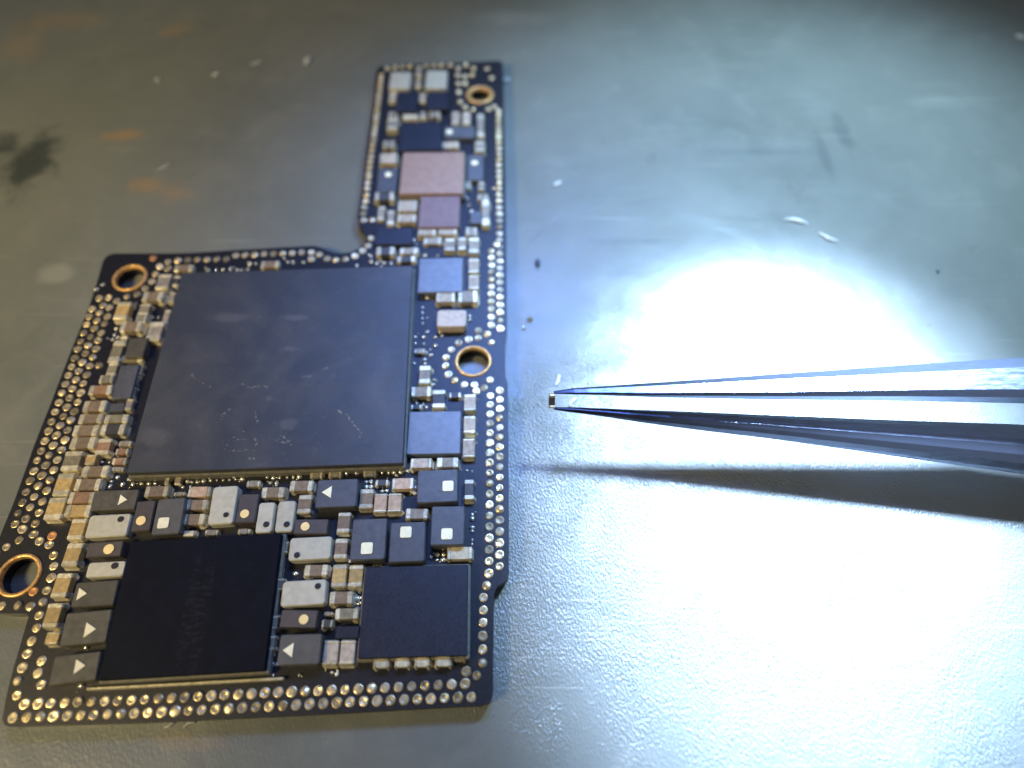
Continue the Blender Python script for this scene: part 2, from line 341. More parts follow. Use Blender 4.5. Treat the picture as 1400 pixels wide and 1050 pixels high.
PADS = [
    (-0.1023, 4.217, 'tin'),
    (-0.1014, 4.1586, 'tin'),
    (-0.1005, 4.1002, 'tin'),
    (-0.0996, 4.0417, 'tin'),
    (-0.0987, 3.9833, 'tin'),
    (-0.0977, 3.9249, 'tin'),
    (-0.0968, 3.8665, 'tin'),
    (-0.0959, 3.8081, 'tin'),
    (-0.095, 3.7497, 'tin'),
    (-0.0941, 3.6913, 'tin'),
    (-0.0931, 3.6329, 'tin'),
    (-0.0922, 3.5745, 'tin'),
    (-0.0913, 3.5161, 'tin'),
    (-0.0904, 3.4577, 'tin'),
    (-0.0895, 3.3993, 'tin'),
    (-0.0885, 3.341, 'tin'),
    (-0.0876, 3.2826, 'tin'),
    (-0.0867, 3.2242, 'tin'),
    (-0.0858, 3.1659, 'tin'),
    (-0.0849, 3.1075, 'tin'),
    (-0.084, 3.0491, 'tin'),
    (-0.083, 2.9908, 'tin'),
    (-0.0821, 2.9324, 'tin'),
    (-0.0812, 2.8741, 'tin'),
    (-0.0803, 2.8158, 'tin'),
    (-0.0794, 2.7574, 'tin'),
    (-0.0784, 2.6991, 'tin'),
    (-0.0775, 2.6408, 'tin'),
    (-0.0766, 2.5825, 'tin'),
    (-0.0757, 2.5242, 'tin'),
    (-0.0748, 2.4658, 'tin'),
    (-0.0739, 2.4075, 'tin'),
    (-0.0729, 2.3492, 'tin'),
    (-0.072, 2.2909, 'tin'),
    (-0.0711, 2.2327, 'tin'),
    (-0.0696, 1.8045, 'tin'),
    (-0.0691, 1.7462, 'tin'),
    (-0.0686, 1.688, 'tin'),
    (-0.068, 1.6298, 'tin'),
    (-0.0675, 1.5715, 'tin'),
    (-0.067, 1.5133, 'tin'),
    (-0.0665, 1.4551, 'tin'),
    (-0.066, 1.3969, 'tin'),
    (-0.0655, 1.3386, 'tin'),
    (-0.065, 1.2804, 'tin'),
    (-0.0645, 1.2222, 'tin'),
    (-0.064, 1.1641, 'tin'),
    (-0.0635, 1.1059, 'tin'),
    (-0.063, 1.0477, 'tin'),
    (-0.0624, 0.9895, 'tin'),
    (-0.0619, 0.9313, 'tin'),
    (-0.0614, 0.8732, 'tin'),
    (-0.0609, 0.815, 'tin'),
    (-0.1004, 2.8967, 'tin'),
    (-0.1323, 2.8406, 'tin'),
    (-0.1317, 2.7823, 'tin'),
    (-0.131, 2.724, 'tin'),
    (-0.1303, 2.6656, 'tin'),
    (-0.1297, 2.6073, 'tin'),
    (-0.129, 2.549, 'tin'),
    (-0.1283, 2.4907, 'tin'),
    (-0.1277, 2.4324, 'tin'),
    (-0.127, 2.3741, 'tin'),
    (-0.1263, 2.3158, 'tin'),
    (-0.1257, 2.2575, 'tin'),
    (-0.1237, 1.7714, 'tin'),
    (-0.123, 1.7131, 'tin'),
    (-0.1223, 1.6549, 'tin'),
    (-0.1216, 1.5966, 'tin'),
    (-0.1209, 1.5384, 'tin'),
    (-0.1202, 1.4802, 'tin'),
    (-0.1195, 1.422, 'tin'),
    (-0.1188, 1.3637, 'tin'),
    (-0.1181, 1.3055, 'tin'),
    (-0.1174, 1.2473, 'tin'),
    (-0.1168, 1.1891, 'tin'),
    (-0.1161, 1.131, 'tin'),
    (-0.1154, 1.0728, 'tin'),
    (-0.1147, 1.0146, 'tin'),
    (-0.114, 0.9564, 'tin'),
    (-0.1133, 0.8983, 'tin'),
    (-0.1126, 0.8401, 'tin'),
    (-0.1119, 0.782, 'tin'),
    (-0.2012, 2.2162, 'tin'),
    (-0.1465, 2.1898, 'tin'),
    (-0.2016, 2.1635, 'tin'),
    (-0.2572, 2.1531, 'tin'),
    (-0.1237, 2.1323, 'tin'),
    (-0.3156, 2.1271, 'tin'),
    (-0.3567, 2.0807, 'tin'),
    (-0.384, 2.0269, 'tin'),
    (-0.3854, 1.9698, 'tin'),
    (-0.3656, 1.9121, 'tin'),
    (-0.326, 1.8717, 'tin'),
    (-0.2723, 1.8442, 'tin'),
    (-0.2139, 1.8408, 'tin'),
    (-0.1578, 1.8235, 'tin'),
    (-0.1254, 1.8731, 'tin'),
    (-0.2028, 1.7997, 'tin'),
    (-0.1222, 0.7231, 'tin'),
    (-0.1365, 0.6679, 'tin'),
    (-0.1353, 0.6101, 'tin'),
    (-0.1357, 0.5539, 'tin'),
    (-0.1361, 0.4942, 'tin'),
    (-0.1348, 0.4358, 'tin'),
    (-0.1335, 0.3772, 'tin'),
    (-0.1587, 0.3245, 'tin'),
    (-0.2067, 0.3422, 'tin'),
    (-0.2105, 0.292, 'tin'),
    (-0.2704, 0.2892, 'tin'),
    (-0.3302, 0.2864, 'tin'),
    (-0.3899, 0.2836, 'tin'),
    (-0.4496, 0.2808, 'tin'),
    (-0.5093, 0.2781, 'tin'),
    (-0.5688, 0.2753, 'tin'),
    (-0.6284, 0.2725, 'tin'),
    (-0.6878, 0.2698, 'tin'),
    (-0.7473, 0.2676, 'tin'),
    (-0.8068, 0.2655, 'tin'),
    (-0.8662, 0.2633, 'tin'),
    (-0.9255, 0.2612, 'tin'),
    (-0.9849, 0.259, 'tin'),
    (-1.0441, 0.2569, 'tin'),
    (-1.1033, 0.2546, 'tin'),
    (-1.1624, 0.2516, 'tin'),
    (-1.2213, 0.2487, 'tin'),
    (-1.2802, 0.2457, 'tin'),
    (-1.3391, 0.2428, 'tin'),
    (-1.3978, 0.2398, 'tin'),
    (-1.4566, 0.2369, 'tin'),
    (-1.5152, 0.2339, 'tin'),
    (-1.5738, 0.231, 'tin'),
    (-1.6323, 0.228, 'tin'),
    (-1.6909, 0.2252, 'tin'),
    (-1.7496, 0.2233, 'tin'),
    (-1.8083, 0.2213, 'tin'),
    (-1.8669, 0.2193, 'tin'),
    (-1.9255, 0.2174, 'tin'),
    (-1.984, 0.2154, 'tin'),
    (-2.0426, 0.2134, 'tin'),
    (-2.101, 0.2115, 'tin'),
    (-2.1595, 0.2095, 'tin'),
    (-0.1805, 0.2373, 'tin'),
    (-0.2404, 0.2352, 'tin'),
    (-0.3003, 0.233, 'tin'),
    (-0.3601, 0.2308, 'tin'),
    (-0.4199, 0.2287, 'tin'),
    (-0.4796, 0.2265, 'tin'),
    (-0.5393, 0.2244, 'tin'),
    (-0.5989, 0.2222, 'tin'),
    (-0.6585, 0.22, 'tin'),
    (-0.718, 0.2178, 'tin'),
    (-0.7774, 0.2148, 'tin'),
    (-0.8368, 0.2118, 'tin'),
    (-0.896, 0.2088, 'tin'),
    (-0.9552, 0.2058, 'tin'),
    (-1.0144, 0.2028, 'tin'),
    (-1.0735, 0.1999, 'tin'),
    (-1.1325, 0.1972, 'tin'),
    (-1.1916, 0.1945, 'tin'),
    (-1.2505, 0.1918, 'tin'),
    (-1.3094, 0.1891, 'tin'),
    (-1.3683, 0.1864, 'tin'),
    (-1.4271, 0.1837, 'tin'),
    (-1.4858, 0.1811, 'tin'),
    (-1.5445, 0.1784, 'tin'),
    (-1.6032, 0.1757, 'tin'),
    (-1.6618, 0.1731, 'tin'),
    (-1.7205, 0.1712, 'tin'),
    (-1.7792, 0.1693, 'tin'),
    (-1.8379, 0.1674, 'tin'),
    (-1.8966, 0.1655, 'tin'),
    (-1.9552, 0.1637, 'tin'),
    (-2.0137, 0.1618, 'tin'),
    (-2.0723, 0.1599, 'tin'),
    (-2.1307, 0.158, 'tin'),
    (-2.1892, 0.1561, 'tin'),
    (-2.2064, 0.2441, 'tin'),
    (-2.2268, 0.3037, 'tin'),
    (-2.2261, 0.3579, 'tin'),
    (-2.2261, 0.4176, 'tin'),
    (-2.2255, 0.4718, 'tin'),
    (-2.2247, 0.5292, 'tin'),
    (-2.5432, 2.4567, 'tin'),
    (-2.5594, 2.3754, 'tin'),
    (-2.5602, 2.319, 'tin'),
    (-2.5563, 2.2607, 'tin'),
    (-2.5549, 2.1996, 'tin'),
    (-2.5519, 2.1385, 'tin'),
    (-2.5513, 2.0837, 'tin'),
    (-2.4867, 2.4615, 'tin'),
    (-2.5034, 2.4039, 'tin'),
    (-2.5068, 2.3471, 'tin'),
    (-2.5051, 2.2893, 'tin'),
    (-2.5022, 2.2332, 'tin'),
    (-2.5029, 2.1707, 'tin'),
    (-2.4981, 2.1101, 'tin'),
    (-2.4961, 2.0548, 'tin'),
    (-2.4954, 1.9926, 'tin'),
    (-2.4599, 2.3877, 'tin'),
    (-2.45, 2.319, 'tin'),
    (-2.453, 2.268, 'tin'),
    (-2.4502, 2.1996, 'tin'),
    (-2.4517, 2.1456, 'tin'),
    (-2.4436, 2.0854, 'tin'),
    (-2.4446, 2.027, 'tin'),
    (-2.4424, 1.9686, 'tin'),
    (-2.3903, 1.9712, 'tin'),
    (-2.5491, 2.0212, 'tin'),
    (-2.5457, 1.9627, 'tin'),
    (-2.5439, 1.9043, 'tin'),
    (-2.5423, 1.8475, 'tin'),
    (-2.5414, 1.7882, 'tin'),
    (-2.538, 1.7279, 'tin'),
    (-2.5362, 1.6678, 'tin'),
    (-2.5348, 1.6082, 'tin'),
    (-2.5333, 1.5507, 'tin'),
    (-2.5318, 1.4911, 'tin'),
    (-2.5287, 1.4324, 'tin'),
    (-2.4953, 1.933, 'tin'),
    (-2.4921, 1.8751, 'tin'),
    (-2.492, 1.8167, 'tin'),
    (-2.4866, 1.7572, 'tin'),
    (-2.4839, 1.6981, 'tin'),
    (-2.4827, 1.6405, 'tin'),
    (-2.4811, 1.5844, 'tin'),
    (-2.4805, 1.5255, 'tin'),
    (-2.4773, 1.465, 'tin'),
    (-2.4401, 1.9078, 'tin'),
    (-2.4423, 1.851, 'tin'),
    (-2.4372, 1.7909, 'tin'),
    (-2.4347, 1.7305, 'tin'),
    (-2.4328, 1.6711, 'tin'),
    (-2.4329, 1.6165, 'tin'),
    (-2.4294, 1.5558, 'tin'),
    (-2.4247, 1.4973, 'tin'),
    (-2.4219, 1.4386, 'tin'),
    (-2.5296, 1.3766, 'tin'),
    (-2.5269, 1.3163, 'tin'),
    (-2.5257, 1.2611, 'tin'),
    (-2.5237, 1.1999, 'tin'),
    (-2.5219, 1.142, 'tin'),
    (-2.5192, 1.0852, 'tin'),
    (-2.5162, 1.0287, 'tin'),
    (-2.4753, 1.3496, 'tin'),
    (-2.4754, 1.2915, 'tin'),
    (-2.4728, 1.2332, 'tin'),
    (-2.4715, 1.1731, 'tin'),
    (-2.4711, 1.1168, 'tin'),
    (-2.4709, 1.056, 'tin'),
    (-2.4663, 1.0017, 'tin'),
    (-2.4635, 0.9456, 'tin'),
    (-2.4772, 1.4062, 'tin'),
    (-2.4252, 1.3808, 'tin'),
    (-2.4241, 1.3222, 'tin'),
    (-2.4227, 1.264, 'tin'),
    (-2.4195, 1.2062, 'tin'),
    (-2.419, 1.1477, 'tin'),
    (-2.4165, 1.089, 'tin'),
    (-2.414, 1.0314, 'tin'),
    (-2.4011, 0.9748, 'tin'),
    (-2.3581, 0.9403, 'tin'),
    (-2.3035, 0.9218, 'tin'),
    (-2.5129, 0.9113, 'tin'),
    (-2.555, 0.88, 'tin'),
    (-2.2643, 0.8697, 'tin'),
    (-2.2456, 0.8168, 'tin'),
    (-2.2383, 0.7603, 'tin'),
    (-2.2374, 0.7009, 'tin'),
    (-2.2353, 0.6465, 'tin'),
    (-2.233, 0.5854, 'tin'),
    (-2.2899, 0.6258, 'tin'),
    (-2.3489, 0.6306, 'tin'),
    (-2.4275, 0.6282, 'tin'),
    (-2.3064, 0.9668, 'copper'),
    (-2.3009, 0.696, 'copper'),
    (-2.1486, 0.3865, 'tin'),
    (-2.1469, 0.3361, 'tin'),
    (-2.1131, 0.2886, 'tin'),
    (-2.1979, 2.7491, 'tin'),
    (-2.2387, 2.7078, 'tin'),
    (-2.2517, 2.6476, 'tin'),
    (-2.2569, 2.5893, 'tin'),
    (-2.2831, 2.5348, 'tin'),
    (-2.1359, 2.7606, 'tin'),
    (-2.0751, 2.7647, 'tin'),
    (-2.0157, 2.7679, 'tin'),
    (-1.9515, 2.7679, 'tin'),
    (-1.8924, 2.7731, 'tin'),
    (-1.8305, 2.7731, 'tin'),
    (-2.1852, 2.6955, 'tin'),
    (-2.3211, 2.4907, 'tin'),
    (-2.3774, 2.4712, 'tin'),
    (-2.4306, 2.4374, 'tin'),
    (-2.2997, 2.7783, 'copper'),
    (-1.7755, 2.8028, 'tin'),
    (-1.7173, 2.8059, 'tin'),
    (-1.6572, 2.808, 'tin'),
    (-1.5961, 2.8133, 'tin'),
    (-1.5359, 2.8154, 'tin'),
    (-1.4759, 2.8186, 'tin'),
    (-1.4174, 2.8217, 'tin'),
    (-1.3559, 2.826, 'tin'),
    (-1.2941, 2.8291, 'tin'),
    (-1.2852, 2.7713, 'tin'),
    (-1.2387, 2.8101, 'tin'),
    (-1.1855, 2.7766, 'tin'),
    (-1.1275, 2.764, 'tin'),
    (-1.0675, 2.7713, 'tin'),
    (-1.0104, 2.7975, 'tin'),
    (-0.9653, 2.8397, 'tin'),
    (-0.9363, 2.8856, 'tin'),
    (-0.9218, 2.9472, 'tin'),
    (-1.0011, 3.5183, 'tin'),
    (-0.9986, 3.4567, 'tin'),
    (-0.9986, 3.402, 'tin'),
    (-0.9959, 3.3396, 'tin'),
    (-0.9934, 3.2793, 'tin'),
    (-0.998, 3.2221, 'tin'),
    (-0.9984, 3.1668, 'tin'),
    (-0.9869, 3.1099, 'tin'),
    (-0.9329, 3.1133, 'tin'),
    (-1.0237, 4.6501, 'tin'),
    (-1.0224, 4.5924, 'tin'),
    (-1.021, 4.5346, 'tin'),
    (-1.0197, 4.4769, 'tin'),
    (-1.0183, 4.4191, 'tin'),
    (-1.017, 4.3613, 'tin'),
    (-1.0157, 4.3034, 'tin'),
    (-1.0144, 4.2456, 'tin'),
    (-1.0132, 4.1878, 'tin'),
    (-1.0121, 4.1299, 'tin'),
    (-1.0109, 4.0721, 'tin'),
    (-1.0098, 4.0142, 'tin'),
    (-1.0086, 3.9564, 'tin'),
    (-1.0076, 3.8986, 'tin'),
    (-1.0073, 3.8408, 'tin'),
    (-1.007, 3.783, 'tin'),
    (-1.0067, 3.7253, 'tin'),
    (-1.0064, 3.6676, 'tin'),
    (-1.0048, 3.6099, 'tin'),
    (-1.0023, 3.5522, 'tin'),
    (-0.986, 4.7291, 'tin'),
    (-0.9279, 4.7451, 'tin'),
    (-0.8689, 4.7531, 'tin'),
    (-0.8096, 4.7579, 'tin'),
    (-0.6806, 4.7643, 'tin'),
    (-0.621, 4.7675, 'tin'),
    (-0.5614, 4.7707, 'tin'),
    (-0.4918, 4.7739, 'tin'),
    (-0.4252, 4.7291, 'tin'),
    (-0.3672, 4.7739, 'tin'),
    (-0.306, 4.7291, 'tin'),
    (-0.4265, 4.6423, 'tin'),
    (-0.3669, 4.6266, 'tin'),
    (-0.3134, 4.647, 'tin'),
    (-0.4174, 4.5415, 'tin'),
    (-0.3637, 4.5384, 'tin'),
    (-0.4082, 4.4351, 'tin'),
    (-0.3941, 4.3236, 'tin'),
    (-0.3537, 4.2608, 'tin'),
    (-0.296, 4.2319, 'tin'),
    (-0.178, 4.2362, 'tin'),
    (-0.1359, 4.2725, 'tin'),
    (-0.1969, 4.7291, 'copper'),
    (-0.1603, 4.611, 'copper'),
]
SPECKS = [
    (-1.6557, 1.2768),
    (-1.5905, 1.2798),
    (-1.5225, 1.2827),
    (-1.4599, 1.2856),
    (-1.3931, 1.2897),
    (-1.6131, 1.2593),
    (-1.5782, 1.2622),
    (-1.5456, 1.2634),
    (-1.5127, 1.2634),
    (-1.4804, 1.2663),
    (-1.449, 1.2681),
    (-1.4125, 1.2692),
    (-1.6446, 1.2535),
    (-1.6973, 1.2564),
    (-1.6747, 1.2535),
    (-1.7139, 1.2246),
    (-1.6764, 1.2274),
    (-1.2856, 1.2798),
    (-1.2521, 1.2768),
    (-1.2178, 1.2786),
    (-1.1812, 1.2798),
    (-1.1484, 1.2809),
    (-1.1157, 1.2827),
    (-1.2634, 1.2494),
    (-1.2306, 1.2494),
    (-0.871, 1.3033),
    (-0.8183, 1.3003),
    (-0.6839, 1.3062),
    (-0.6508, 1.3062),
    (-0.6232, 1.3062),
    (-0.5876, 1.3092),
    (-0.561, 1.321),
    (-0.7634, 1.2535),
    (-0.7364, 1.2564),
    (-0.7605, 1.2274),
    (-0.736, 1.2274),
    (-0.6736, 1.2033),
    (-0.6492, 1.2033),
    (-0.8712, 0.9748),
    (-0.7943, 0.8413),
    (-0.6728, 0.8107),
    (-0.6405, 0.8107),
    (-0.5849, 1.3092),
    (-0.5638, 1.321),
    (-0.5467, 1.3151),
    (-0.6205, 1.3062),
    (-0.5324, 1.7225),
    (-0.5334, 1.6961),
    (-0.4751, 1.6961),
    (-0.2376, 1.318),
    (-0.5015, 1.1902),
    (-0.5011, 1.2217),
    (-0.2025, 1.0752),
    (-0.2019, 1.056),
    (-0.2005, 1.0098),
    (-0.1999, 0.9909),
    (-0.1985, 0.9456),
    (-0.1979, 0.9245),
    (-0.3997, 0.8619),
    (-0.3694, 0.8723),
    (-0.3384, 0.8723),
    (-0.3679, 0.8465),
    (-0.337, 0.8465),
    (-0.4459, 1.128),
    (-0.4163, 1.128),
    (-0.3928, 1.1392),
    (-0.5456, 2.3817),
    (-0.5429, 2.3424),
    (-0.5402, 2.3035),
    (-0.5376, 2.265),
    (-0.5246, 2.1665),
    (-0.5742, 2.1665),
    (-0.5709, 2.1219),
    (-0.5194, 2.1182),
    (-0.5053, 2.2041),
    (-0.4532, 2.1665),
    (-0.4497, 2.1072),
    (-0.4787, 2.0778),
    (-0.4733, 2.0415),
    (-0.4273, 2.2041),
    (-0.4165, 2.1777),
    (-0.2564, 2.319),
    (-0.2555, 2.2919),
    (-0.445, 1.8751),
    (-0.4432, 1.8441),
    (-0.505, 2.0126),
    (-0.5031, 1.984),
    (-0.5667, 1.984),
    (-2.55, 2.5644),
    (-2.5804, 2.5249),
    (-2.3065, 2.4135),
    (-1.9217, 2.6751),
    (-1.8708, 2.6781),
    (-1.828, 2.6822),
    (-1.785, 2.6853),
    (-1.7406, 2.6822),
    (-2.3687, 2.2268),
    (-2.3661, 2.1815),
    (-2.3639, 2.1501),
    (-2.3383, 2.1635),
    (-2.1702, 2.3097),
    (-2.136, 2.3097),
    (-2.0518, 2.1367),
    (-2.0717, 2.2819),
    (-1.6681, 2.7298),
    (-1.6321, 2.7298),
    (-1.6707, 2.6836),
    (-1.7133, 2.6785),
    (-1.4309, 2.7453),
    (-1.3989, 2.7453),
    (-1.3308, 2.7453),
    (-0.9074, 2.7923),
    (-0.9029, 2.7505),
    (-0.8607, 2.7298),
    (-0.8132, 2.735),
    (-0.7692, 2.735),
    (-0.9867, 2.7143),
    (-2.0944, 1.2303),
    (-2.097, 1.2564),
    (-2.0324, 1.2419),
    (-1.9805, 1.2419),
    (-1.9349, 1.2448),
    (-1.8963, 1.2436),
    (-1.8638, 1.2448),
    (-2.0073, 1.2681),
    (-2.1807, 1.3657),
    (-2.1412, 1.3639),
    (-2.0712, 1.2798),
    (-1.129, 0.8593),
    (-1.1257, 0.826),
    (-1.1178, 0.7955),
    (-1.054, 0.7804),
    (-1.1249, 0.6523),
    (-1.1222, 0.6234),
    (-1.1194, 0.6911),
    (-0.7307, 0.6936),
    (-0.6973, 0.696),
    (-0.7345, 0.6619),
    (-0.72, 0.6668),
    (-0.7172, 0.6426),
    (-0.7316, 0.6378),
    (-0.7087, 0.4855),
    (-1.0956, 0.4244),
    (-1.1089, 0.3932),
    (-1.0715, 0.3711),
    (-1.0778, 0.3274),
    (-0.9596, 0.3274),
    (-0.8142, 0.3361),
    (-0.7921, 0.3296),
    (-2.045, 0.4468),
    (-1.9615, 0.4423),
    (-1.9325, 0.2822),
    (-2.127, 0.4604),
    (-2.098, 0.4604),
    (-0.6411, 2.9273),
    (-0.6228, 2.9003),
    (-0.9055, 2.7993),
    (-0.8959, 2.7471),
    (-0.8147, 2.7367),
    (-0.7707, 2.7367),
    (-0.5589, 2.7993),
    (-0.4783, 2.7993),
    (-0.3019, 3.3005),
    (-0.2914, 3.2418),
    (-0.2727, 3.184),
    (-0.274, 3.0929),
    (-0.1239, 3.402),
    (-0.6125, 2.4471),
    (-0.5591, 2.4567),
    (-0.5205, 2.4567),
]
RAIL = [
    (-1.895, 0.2682),
    (-1.0235, 0.3114),
]
UP = [
    (0.2147, 1.633, 0.365, 0.0151),
    (0.3194, 1.6337, 0.3752, 0.0338),
    (0.4385, 1.6321, 0.3834, 0.0431),
    (0.7085, 1.6269, 0.4002, 0.0727),
    (1.0188, 1.6232, 0.4226, 0.1),
    (1.3252, 1.6198, 0.4449, 0.127),
    (1.9258, 1.6146, 0.4907, 0.1744),
    (2.5122, 1.6072, 0.5322, 0.2261),
]
LOW = [
    (0.2171, 1.5786, 0.2907, 0.0152),
    (0.3232, 1.5692, 0.2921, 0.0304),
    (0.444, 1.5573, 0.2921, 0.0402),
    (0.7184, 1.5285, 0.2899, 0.0703),
    (0.9904, 1.5021, 0.2904, 0.096),
    (1.3482, 1.4679, 0.2919, 0.1236),
    (1.9672, 1.4051, 0.2896, 0.1856),
    (2.5748, 1.3446, 0.289, 0.2501),
]
STAINS = [(-3.521, 3.755, 0.245, 0.352, 'black', 0.85), (-3.741, 3.966, 0.12, 0.16, 'black', 0.6), (-2.97, 4.038, 0.121, 0.073, 'rust', 0.5), (-2.843, 4.055, 0.121, 0.065, 'rust', 0.6), (-2.622, 3.531, 0.166, 0.087, 'rust', 0.55), (-2.376, 3.444, 0.185, 0.114, 'rust', 0.4), (-2.87, 5.388, 0.162, 0.126, 'rust', 0.5), (-3.85, 5.516, 0.442, 0.172, 'rust', 0.35), (-4.103, 5.181, 0.245, 0.304, 'rust', 0.3), (2.489, 4.087, 0.072, 0.279, 'dark', 0.4), (2.289, 3.809, 0.048, 0.325, 'dark', 0.35), (1.829, 3.863, 0.43, 0.039, 'dark', 0.35), (0.783, 2.995, 0.293, 0.032, 'dark', 0.25), (0.167, 2.805, 0.019, 0.056, 'black', 0.5), (-2.957, 2.713, 0.142, 0.097, 'pale', 0.25), (0.653, 2.594, 0.233, 0.129, 'pale', 0.2), (-0.986, 0.148, 0.296, 0.053, 'dark', 0.15), (0.873, 1.2, 0.101, 0.09, 'dark', 0.35), (-1.424, 0.062, 0.194, 0.04, 'rust', 0.3), (-0.325, 0.076, 0.227, 0.085, 'dark', 0.2), (3.305, 4.427, 0.228, 0.105, 'pale', 0.12), (0.0, 5.548, 0.38, 0.13, 'pale', 0.12)]
DEBRIS = [
    ('lint_fibre', 'short white lint fibre lying on the mat under the dark smear, left of its pair', 'lint', 1.935, 3.166, 0.152, 0.0249, -0.279),
    ('lint_fibre', 'short white lint fibre lying on the mat, right of its pair and tilted more', 'lint', 2.121, 3.027, 0.129, 0.0221, -0.654),
    ('lint_fibre', 'white lint fibre seen through the gap between the tweezer points', 'lint', 0.353, 1.772, 0.068, 0.0168, 0.901),
    ('lint_fibre', 'short white lint fibre on the mat just above the upper tweezer point', 'lint', 0.266, 1.918, 0.073, 0.0171, 1.266),
    ('dust_crumb', 'pale crumb on the mat right of the pink module', 'crumb', 0.322, 3.531, 0.069, 0.0363, 0.681),
    ('dust_crumb', 'white crumb touching the upper right corner of the circuit board', 'crumb', -0.041, 4.688, 0.064, 0.0468, 0.0),
    ('dust_crumb', 'white crumb near the upper right corner of the mat', 'crumb', 4.281, 5.263, 0.091, 0.0555, -0.42),
    ('dust_crumb', 'largest white fleck on the mat left of the narrow board arm', 'crumb', -1.671, 4.943, 0.112, 0.0539, 1.35),
    ('dust_crumb', 'white fleck on the mat, second from the narrow board arm', 'crumb', -2.084, 4.914, 0.098, 0.0299, 0.531),
    ('dust_crumb', 'small white fleck on the mat, third from the narrow board arm', 'crumb', -2.384, 4.762, 0.058, 0.0353, 0.525),
    ('dust_crumb', 'small pale fleck on the mat, farthest left of the row of flecks', 'crumb', -2.831, 4.697, 0.041, 0.0351, 0.0),
    ('lint_fibre', 'thin pale hair on the mat above the long rust stain', 'lint', -2.512, 3.701, 0.123, 0.0132, 0.786),
    ('solder_ball', 'tiny solder ball on the mat right of the ring of pads', 'solder ball', 0.113, 2.354, 0.032, 0.0317, 0.0),
    ('solder_ball', 'tiny solder ball on the mat by the board edge beside the tweezer points', 'solder ball', 0.072, 2.288, 0.022, 0.0225, 0.0),
    ('lint_fibre', 'bright scratch of lint on the mat in front of the board, left of two', 'lint', -1.533, 0.131, 0.045, 0.0131, 0.473),
    ('lint_fibre', 'bright scratch of lint on the mat in front of the board, right of two', 'lint', -1.442, 0.131, 0.054, 0.0131, 0.44),
    ('dust_crumb', 'dark crumb on the mat right of the board above the tweezers', 'crumb', 0.167, 2.799, 0.038, 0.0669, 0.0),
    ('dust_crumb', 'dark crumb on the white glare above the upper tweezer arm', 'crumb', 2.76, 2.732, 0.019, 0.0285, 0.0),
]
RESIDUE = [
    [(-1.5035, 1.3938), (-1.4222, 1.3974), (-1.3402, 1.3974), (-1.3429, 1.4394), (-1.3814, 1.4941)],
    [(-1.5056, 1.4033), (-1.486, 1.4394)],
    [(-1.4705, 1.4697), (-1.4348, 1.4575), (-1.3969, 1.4612)],
    [(-1.2461, 1.4515), (-1.2239, 1.4819), (-1.1865, 1.4575), (-1.1538, 1.4273), (-1.234, 1.4454)],
    [(-1.5604, 1.5748), (-1.5576, 1.6127), (-1.5242, 1.6408)],
    [(-1.4939, 1.7951), (-1.4578, 1.7884), (-1.4365, 1.7685), (-1.3768, 1.7884), (-1.3466, 1.7818)],
    [(-1.3908, 1.6254), (-1.3659, 1.5561)],
    [(-0.9402, 1.6382), (-0.8772, 1.5874), (-0.8311, 1.5312), (-0.7941, 1.5003), (-0.8071, 1.4697)],
    [(-1.7977, 1.8762), (-1.7701, 1.8354), (-1.7097, 1.8018), (-1.6505, 1.7711)],
    [(-1.1646, 1.8354), (-1.1094, 1.8558)],
    [(-1.0619, 1.8899), (-1.0345, 1.9036)],
    [(-1.3688, 1.35), (-1.3362, 1.35)],
    [(-1.2372, 1.4636), (-1.1998, 1.4394), (-1.1699, 1.4575)],
    [(-1.4463, 1.5126), (-1.413, 1.5126)],
]
SMUDGES = [(-1.332, 1.705, 0.024, 0.026), (-1.202, 1.55, 0.049, 0.033), (-1.892, 1.476, 0.099, 0.06), (-1.65, 2.25, 0.131, 0.036), (-1.268, 2.25, 0.099, 0.024), (-1.286, 2.03, 0.066, 0.019), (-1.149, 1.846, 0.033, 0.012)]


# ------------------------------------------------------------------ materials
def new_mat(name):
    m = bpy.data.materials.new(name)
    m.use_nodes = True
    nt = m.node_tree
    return m, nt, nt.nodes['Principled BSDF']

def node(nt, typ, **kw):
    n = nt.nodes.new(typ)
    for k, v in kw.items():
        setattr(n, k, v)
    return n

